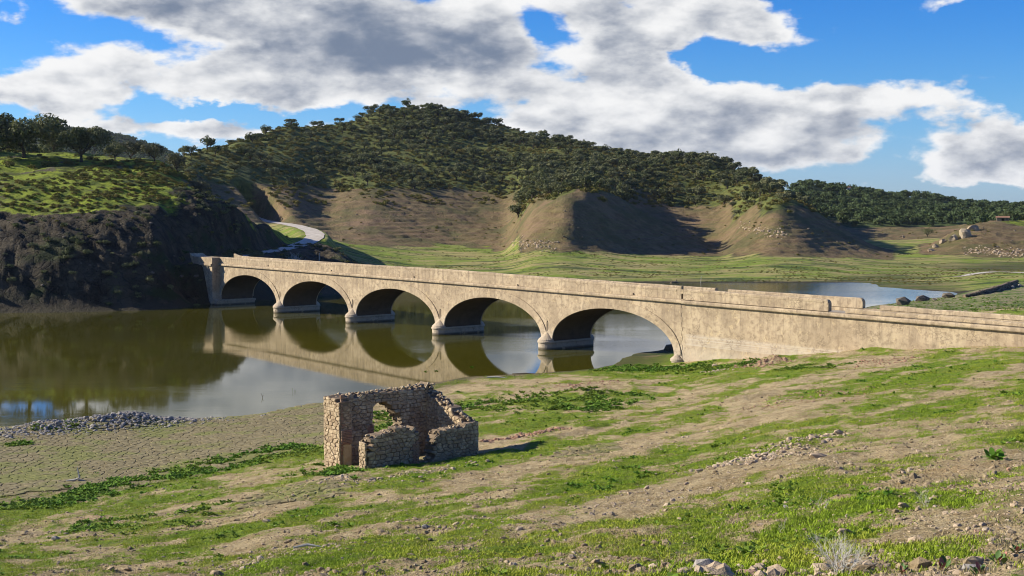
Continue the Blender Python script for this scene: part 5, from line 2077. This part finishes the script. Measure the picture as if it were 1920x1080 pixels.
scatter('wall_stones', [(*mesh_data(r), 0) for r in ROCKS[:6]], pts, rt, sc_, vr, [M_DULL], parent=dw)
for (x, y, lb) in ((1899, 541, 'upright dark stone at the top end of the dry stone wall'), (1912, 538, 'dark stone post at the right edge past the dry stone wall')):
    lone_stone(x, y, 9, lb, ROCKS_G, 2, 1.4, lo=120, hi=300)

# ------------------------------------------------------------------ small buildings far away


def hut(x, y, w, h_, depth, label, mat, roofmat, lo, hi, rot=.2, door=True):
    q = on_photo(x, y, lo, hi)
    s_ = q.y / F
    w, h_, depth = w * s_, h_ * s_, depth * s_
    t = thing('hut', label, 'building', (q.x, q.y, q.z - .3), (0, 0, rot))
    mb = MB()
    mb.box(-w / 2, w / 2, -depth / 2, depth / 2, 0, h_ + .3)
    link('wall', mb.build('wall'), mat, t)
    mb = MB()
    e = .2
    zr = h_ + .302
    prof = [(-depth / 2 - e, zr), (0, zr + h_ * .45), (depth / 2 + e, zr)]
    mb.loft([[(xx, yy, zz) for yy, zz in prof] for xx in (-w / 2 - e, w / 2 + e)])
    link('roof', mb.build('roof'), roofmat, t)
    if door:
        mb = MB()
        mb.box(-.3 * 1.2, .3 * 1.2, -depth / 2 - .03, -depth / 2 + .1, .3, .3 + h_ * .75)
        link('door', mb.build('door'), M_HOLE, t)
        mb = MB()
        mb.box(w * .28, w * .28 + h_ * .3, -depth / 2 - .03, -depth / 2 + .1, .3 + h_ * .35, .3 + h_ * .7)
        link('window', mb.build('window'), M_HOLE, t)
    return t


m, T, b = principled('white wash')
b.inputs['Base Color'].default_value = (.75, .74, .70, 1)
M_WHITE = m
m, T, b = principled('clay roof')
T.set(b, 'Base Color', T.mix(T.noise(None, 4, 4), (.20, .10, .06), (.34, .20, .13)))
M_CLAY = m
hut(1880, 414, 22, 6, 14, 'tiny roofed stone hut on the right hill below the trees', M_DULL, M_CLAY, 300, 420, -.3)
hut(1590, 357, 8, 5, 6, 'small white farmhouse on the far wooded ridge', M_WHITE, M_CLAY, 500, 900)
hut(1621, 364, 7, 4, 5, 'smaller white house on the far ridge, right of the farmhouse', M_WHITE, M_CLAY, 500, 900)

# ------------------------------------------------------------------ grass and weeds on the near bank


def tuft(seed, blades, h_, spread, w):
    r = random.Random(seed)
    V, Fc = [], []
    for i in range(blades):
        a = r.uniform(0, 6.28)
        q = spread * math.sqrt(r.random())
        x, y = q * math.cos(a), q * math.sin(a)
        b_ = r.uniform(0, 6.28)
        lean = r.uniform(.2, .75)
        hh = h_ * r.uniform(.5, 1.1)
        dx_, dy_ = math.cos(b_), math.sin(b_)
        b0 = len(V)
        V += [(x - dy_ * w, y + dx_ * w, 0), (x + dy_ * w, y - dx_ * w, 0),
              (x + dx_ * lean * hh * .5 + dy_ * w * .8, y + dy_ * lean * hh * .5 - dx_ * w * .8, hh * .65),
              (x + dx_ * lean * hh * .5 - dy_ * w * .8, y + dy_ * lean * hh * .5 + dx_ * w * .8, hh * .65),
              (x + dx_ * lean * hh, y + dy_ * lean * hh, hh * .9)]
        Fc += [(b0, b0 + 1, b0 + 2, b0 + 3), (b0 + 3, b0 + 2, b0 + 4)]
    return V, Fc


def weed(seed, leaves, L, w):
    r = random.Random(seed)
    V, Fc = [], []
    for i in range(leaves):
        a = i / leaves * 6.28 * 2.4 + r.uniform(-.3, .3)
        el = r.uniform(.25, 1.1)
        ll = L * r.uniform(.6, 1.1)
        dx_, dy_ = math.cos(a), math.sin(a)
        ox, oy = r.uniform(-.3, .3) * L, r.uniform(-.3, .3) * L
        b0 = len(V)
        c, s_ = math.cos(el), math.sin(el)
        for t, ww in ((0, .15), (.4, 1), (.75, .8), (1, .05)):
            k = ll * t
            zz = k * s_ - .35 * ll * t * t
            V += [(ox + dx_ * k * c - dy_ * w * ww, oy + dy_ * k * c + dx_ * w * ww, max(.005, zz)), (ox + dx_ * k * c + dy_ * w * ww, oy + dy_ * k * c - dx_ * w * ww, max(.005, zz))]
        for q in range(3):
            Fc.append((b0 + 2 * q, b0 + 2 * q + 1, b0 + 2 * q + 3, b0 + 2 * q + 2))
    return V, Fc


def veg_scatter(name, protos, n, gmin, smin, smax, seed, mats, label, lo=8.5, hi=108, cond=None, far_grow=0.0):
    r = np.random.default_rng(seed)
    d = np.exp(r.uniform(math.log(lo), math.log(hi), n))
    p = r.uniform(-60, 1980, n)
    X = (p - 960) / F * d
    z, wi_, px_ = terrain(X, d)
    g = grassiness(X, d, z)
    ok = (z > .12) & (wi_['n'] > .5) & (g + r.normal(0, .14, n) > gmin)
    ok &= ~((z < MUD_Z - .1) & (px_ < 690) & (r.random(n) < .93))
    if cond is not None:
        ok &= cond(X, d, z, g, r)
    ok &= np.array([free(a, b_) if o_ else False for a, b_, o_ in zip(X, d, ok)])
    X, d, z = X[ok], d[ok], z[ok]
    s_ = r.uniform(smin, smax, len(X)) * (1 + far_grow * np.maximum(0, d - 25) / 60)
    print(name, len(X))
    return scatter(name, protos, np.stack([X, d, z - .01], 1), r.uniform(0, 6.28, len(X)), s_, r.integers(0, len(protos), len(X)), mats, label=label, category='grass')


veg_scatter('grass', [(*tuft(i, 18, .042, .14, .0045), 0) for i in range(5)], 95000, .16, .55, 1.25, 31, [M_BLADE], 'short green grass growing in bands on the near bank', far_grow=1.0)
veg_scatter('weeds', [(*weed(i, 11, .12, .022), 0) for i in range(5)], 22000, .62, .5, 1.5, 32, [M_WEED], 'leafy green weeds in patches on the near bank', far_grow=.9,
            cond=lambda X, Y, z, g, r: r.random(len(X)) < sstep(fbm(X / 2.5, Y / 2.5, 44, 3), .4, .58))
M_DRY = leaf_material('dry grass', (.30, .25, .12), (.42, .36, .20), (.34, .27, .14))
veg_scatter('dry_grass', [(*tuft(90 + i, 16, .05, .12, .0035), 0) for i in range(4)], 26000, -.35, .5, 1.3, 37, [M_DRY], 'dry straw coloured grass on the bare strips', far_grow=1.0,
            cond=lambda X, Y, z, g, r: (g < .2) & (r.random(len(X)) < sstep(fbm(X / 3, Y / 3, 49, 3), .45, .6)))
# strip of taller weeds along the edge of the dried mud and round the bridge foot


def weed_line(x0, y0, x1, y1, half, n, s0, s1, lo=8, hi=125):
    a, b_ = on_photo(x0, y0, lo, hi), on_photo(x1, y1, lo, hi)
    t = rng.random(n)
    w = rng.normal(0, half, n)
    d = Vector((b_.x - a.x, b_.y - a.y)).normalized()
    X = a.x + (b_.x - a.x) * t - d.y * w
    Y = a.y + (b_.y - a.y) * t + d.x * w
    z, _, _ = terrain(X, Y)
    k = (fbm(X / 1.3, Y / 1.3, 12, 3) > .45) & (z > .05)
    k &= np.array([free(p, q) for p, q in zip(X, Y)])
    return [(X[i], Y[i], z[i] - .01, random.uniform(s0, s1)) for i in range(n) if k[i]]


wl = weed_line(0, 955, 250, 905, .8, 1300, 1.0, 2.6) + weed_line(230, 905, 600, 835, 1.2, 2200, 1.0, 2.6) + weed_line(1130, 692, 1270, 688, 1.8, 900, 1.3, 3.2) + \
    weed_line(1270, 688, 1390, 690, 1.2, 700, 1.3, 3.0) + weed_line(880, 770, 1160, 735, 2.2, 1500, 1.0, 2.8) + weed_line(1040, 765, 1180, 760, 1.2, 700, 1.2, 3.0) + \
    weed_line(140, 985, 420, 960, 1.6, 900, .8, 1.8) + weed_line(600, 870, 640, 890, .6, 160, 1.2, 2.4) + weed_line(1470, 690, 1590, 686, .8, 500, 1.0, 2.2) + weed_line(715, 815, 735, 770, .9, 400, 1.2, 2.6) + \
    weed_line(10, 835, 60, 830, .5, 120, 1, 2.4) + weed_line(60, 800, 150, 790, .5, 160, 1, 2.6)
scatter('weeds', [(*weed(50 + i, 13, .12, .024), 0) for i in range(5)], [w[:3] for w in wl], [random.uniform(0, 6.28) for _ in wl], [w[3] for w in wl], [random.randrange(5) for _ in wl], [M_WEED],
        label='taller leafy weeds lining the dried mud and the bridge foot', category='weeds')
print('weed line', len(wl))
# rushes on the far bank behind the low parapet
wl = []
for i in range(650):
    q = on_photo(random.uniform(1630, 1925), random.uniform(555, 584), 105, 215)
    if q.z > .1 and free(q.x, q.y):
        wl.append((q.x, q.y, q.z, random.uniform(.8, 2.2)))
scatter('weeds', [(*weed(70 + i, 10, .12, .03), 0) for i in range(4)], [w[:3] for w in wl], [random.uniform(0, 6.28) for _ in wl], [w[3] for w in wl], [random.randrange(4) for _ in wl], [M_WEED],
        label='green weeds on the far bank behind the low parapets', category='weeds')
# single clumps one can point to
for (x, y, s_, lb) in ((1058, 765, 5.0, 'dense dark green clump on the bank between ruin and bridge'), (1868, 862, 3.0, 'dark green weed clump on bare soil near the right edge'), (612, 893, 3.2, 'green weed clump at the foot of the ruin left corner'),
                       (665, 898, 2.4, 'green weed clump in front of the ruin doorway'), (66, 945, 4.0, 'tall green clump at the left end of the weed strip'), (1100, 760, 3.0, 'smaller clump right of the dense dark one'),
                       (885, 690, 2.6, 'water plant standing in the shallow water left of the last pier'), (818, 697, 2.4, 'thin water plant left of the brighter one in the shallows'), (798, 698, 2.0, 'leftmost thin plant in the shallows below the third pier')):
    q = on_photo(x, y, 8, 125)
    if q.z < 0.05:
        q = pt(x, y, H * F / (y - YH))
        q.z = -.02
    V_, F_ = weed(int(x), 26, .12, .018)
    link('weed_clump', make_mesh('weed_clump', V_, F_), M_WEED, None, tuple(q), (0, 0, 0), s_, label=lb, category='weed')

# ------------------------------------------------------------------ dead bush, stalks, docks and driftwood
m, T, b = principled('dead wood')
pos = T.new('ShaderNodeNewGeometry').outputs['Position']
T.set(b, 'Base Color', T.mix(T.noise(pos, 8, 4), (.30, .28, .24), (.56, .53, .47)))
M_DEAD = m
m, T, b = principled('brown stalk')
T.set(b, 'Base Color', T.mix(T.noise(None, 8, 4), (.16, .11, .07), (.30, .24, .15)))
M_STALK = m


def twig_bush(seed, stems, length, rad, depth=4, tilt=.6):
    r = random.Random(seed)
    mb = MB()

    def grow(p, d, L, rr, k):
        q = p + d * L * .5 + Vector((r.gauss(0, .08), r.gauss(0, .08), r.gauss(0, .04))) * L
        e = p + d * L + Vector((r.gauss(0, .12), r.gauss(0, .12), r.gauss(0, .08))) * L
        mb.tube([p, q, e], [rr, rr * .8, rr * .55], 3)
        if k > 0:
            for i in range(r.choice((2, 3, 3))):
                nd = (d + Vector((r.gauss(0, .55), r.gauss(0, .55), r.gauss(.05, .4)))).normalized()
                grow(q.lerp(e, r.random()), nd, L * r.uniform(.55, .8), rr * .6, k - 1)
    for i in range(stems):
        a = r.uniform(0, 6.28)
        d = Vector((math.cos(a) * tilt * r.random(), math.sin(a) * tilt * r.random(), 1)).normalized()
        grow(Vector((r.gauss(0, .05), r.gauss(0, .05), -.02)), d, length * r.uniform(.7, 1.1), rad, depth)
    return mb


q = on_photo(1578, 1076, 7, 30)
s_ = q.y / F * 118 / .55
link('dead_bush', twig_bush(5, 13, .20, .0048, 4, 1.3).build('dead_bush'), M_DEAD, None, tuple(q), (0, 0, 0), s_, label='dead silvery grey thorn bush at the bottom right of the picture', category='bush')
q = on_photo(1108, 1079, 7, 30)
link('dry_stalk', twig_bush(9, 2, .45, .003, 2, .5).build('dry_stalk'), M_STALK, None, (q.x, q.y, q.z), (0, -.25, 0), q.y / F * 118 / .8, label='thin bare brown stalk rising at the bottom edge, left of the boulders', category='stalk')
q = on_photo(1262, 1079, 7, 30)
link('dry_stalk', twig_bush(12, 5, .32, .003, 3, .9).build('dry_stalk'), M_STALK, None, tuple(q), (0, .2, 0), q.y / F * 120 / .8, label='branched dry stalks at the bottom edge beside the large grey boulder', category='stalk')
q = on_photo(1462, 1000, 7, 40)
link('dry_stalk', twig_bush(13, 4, .3, .0026, 2, .6).build('dry_stalk'), M_DEAD, None, tuple(q), (0, 0, 0), q.y / F * 30 / .5, label='little pale dry stalks on the grass left of the dead bush', category='stalk')
q = on_photo(1540, 960, 7, 40)
link('dry_stalk', twig_bush(14, 5, .3, .0028, 2, .5).build('dry_stalk'), M_DEAD, None, tuple(q), (0, 0, 0), q.y / F * 50 / .6, label='pale dry stalks standing just above the dead bush', category='stalk')
q = on_photo(1736, 950, 7, 40)
link('dry_stalk', twig_bush(15, 8, .3, .0028, 3, 1.4).build('dry_stalk'), M_DEAD, None, tuple(q), (0, 0, 0), q.y / F * 40 / .55, label='low greyish dry weed lying right of the dead bush on the grass', category='stalk')
q = pt(552, 484, 206)
q.z = ground_z(q.x, q.y)
link('dead_shrub', twig_bush(21, 10, 1.0, .03, 3, .7).build('dead_shrub'), M_DEAD, None, tuple(q), (0, 0, 0), 1.5, label='leafless pale shrub behind the bridge parapet near its left end', category='shrub')
mb = MB()
mb.tube([(0, 0, -.3), (0, 0, 1.6)], [.06, .05], 6)
q = pt(598, 490, 214)
q.z = ground_z(q.x, q.y)
link('post', mb.build('post'), M_DEAD, None, tuple(q), (.03, .05, 0), 1.3, label='thin pale post standing behind the bridge right of the leafless shrub', category='post')
mb = MB()
mb.tube([(0, 0, -.3), (0, 0, 1.2)], [.05, .04], 6)
q = on_photo(1314, 530, 150, 300)
link('post', mb.build('post'), M_DEAD, None, tuple(q), (.03, .05, 0), 1.0, label='thin post on the valley grass beyond the bridge, right of the stump', category='post')
mb = MB()
mb.tube([(-.9, 0, .1), (0, .1, .22), (.8, 0, .12)], [.16, .2, .1], 7)
mb.tube([(.1, .1, .2), (.3, .0, .75)], [.12, .07], 6)
mb.tube([(-.5, .0, .2), (-.75, .1, .7)], [.1, .05], 6)
q = on_photo(1266, 531, 150, 300)
link('tree_stump', mb.build('tree_stump'), M_STALK, None, tuple(q), (0, 0, .2), .9, label='dark uprooted stump on the valley grass behind the bridge', category='stump')


def driftwood(x, y, pts_, rads, s_, label, water=False, rot=0, mat=M_DEAD):
    mb = MB()
    for p_, r_ in zip(pts_, rads):
        mb.tube(p_, r_, 6)
    q = pt(x, y, H * F / (y - YH)) if water else on_photo(x, y, 8, 125)
    link('driftwood', mb.build('driftwood'), mat, None, tuple(q), (0, 0, rot), s_, label=label, category='branch')


driftwood(145, 903, [[(-.6, 0, .05), (-.1, 0, .1), (.1, .05, .2), (.0, .05, .75)], [(.05, 0, .1), (.4, .1, .03)]], [[.03, .06, .06, .02], [.05, .02]], .85, 'pale forked driftwood branch sticking up from the dried mud')
driftwood(930, 709, [[(-.8, 0, .05), (0, .1, .1), (.9, 0, .04)]], [[.05, .06, .02]], .95, 'pale driftwood stick lying on the shore below the last pier', rot=-.2)
driftwood(985, 702, [[(-1.2, 0, .05), (0, .05, .1), (1.2, 0, .04)]], [[.04, .06, .02]], .9, 'dark stick lying along the shore right of the pale one', mat=M_STALK)
driftwood(491, 748, [[(0, 0, -.3), (.05, 0, .2), (-.08, 0, .5)], [(.05, 0, .2), (.15, 0, .35)]], [[.02, .02, .01], [.015, .008]], .9, 'thin bent twig standing in the water left of the ruin', True, mat=M_STALK)
driftwood(552, 737, [[(0, 0, -.2), (.05, 0, .35)], [(-.1, 0, -.2), (-.15, 0, .4)], [(.2, 0, -.2), (.1, 0, .25)]], [[.015, .008]] * 3, .9, 'little green twigs standing in the water near the ruin', True, mat=M_WEED)
driftwood(575, 1030, [[(-.25, 0, .03), (0, .1, .06), (.3, .05, .03)]], [[.02, .03, .01]], 1.0, 'brown root lying on bare soil at the lower left')
# dock leaves at the lower right corner
m, T, b = principled('dock leaf')
oi = T.new('ShaderNodeObjectInfo')
T.set(b, 'Base Color', T.mix(T.ramp(oi.outputs['Random'], .45, .75), (.07, .13, .03), (.33, .12, .09)))
b.inputs['Roughness'].default_value = .5
M_DOCK = m
for i, (x, y, n_, L, lb) in enumerate(((1768, 1074, 7, .13, 'dock plant with a reddish leaf at the bottom edge, left of the bluish boulder'), (1872, 1060, 8, .14, 'upright dock plant right of the bluish boulder'), (1905, 1040, 7, .13, 'dock plant cut by the right edge of the picture'), (1690, 1078, 6, .10, 'small dock plant at the bottom edge right of the dead bush'), (1835, 1080, 7, .11, 'low dock plant in front of the bluish boulder'))):
    q = on_photo(x, y, 7, 30)
    t = thing('dock_plant', lb, 'plant', tuple(q))
    r = random.Random(i)
    for k in range(n_):
        a = r.uniform(0, 6.28)
        el = r.uniform(.7, 1.35)
        LL = L * r.uniform(.6, 1.1)
        V_, F_ = [], []
        for tt, ww in ((0, .06), (.2, .1), (.45, .9), (.7, 1), (.88, .6), (1, .04)):
            kx = LL * tt * math.cos(el)
            kz = LL * (tt * math.sin(el) - .15 * tt * tt)
            V_ += [(kx, -ww * LL * .17, kz + .01), (kx, 0, kz), (kx, ww * LL * .17, kz + .01)]
        for s in range(5):
            F_ += [(3 * s, 3 * s + 1, 3 * s + 4, 3 * s + 3), (3 * s + 1, 3 * s + 2, 3 * s + 5, 3 * s + 4)]
        link('leaf', make_mesh('leaf', V_, F_, True), M_DOCK, t, (r.uniform(-.03, .03), r.uniform(-.03, .03), 0), (0, 0, a))

# ------------------------------------------------------------------ the air: a thin even haze round everything
hz_m = bpy.data.materials.new('haze')
hz_m.use_nodes = True
T = NT(hz_m.node_tree)
vol = T.new('ShaderNodeVolumePrincipled')
vol.inputs['Color'].default_value = (.80, .88, 1.0, 1)
vol.inputs['Density'].default_value = HAZE
vol.inputs['Anisotropy'].default_value = .2
o = T.new('ShaderNodeOutputMaterial')
T.t.links.new(vol.outputs[0], o.inputs['Volume'])
mb = MB()
mb.box(-4300, 4300, -1000, 5300, -15, 150)
link('haze', mb.build('haze'), hz_m, kind='stuff')
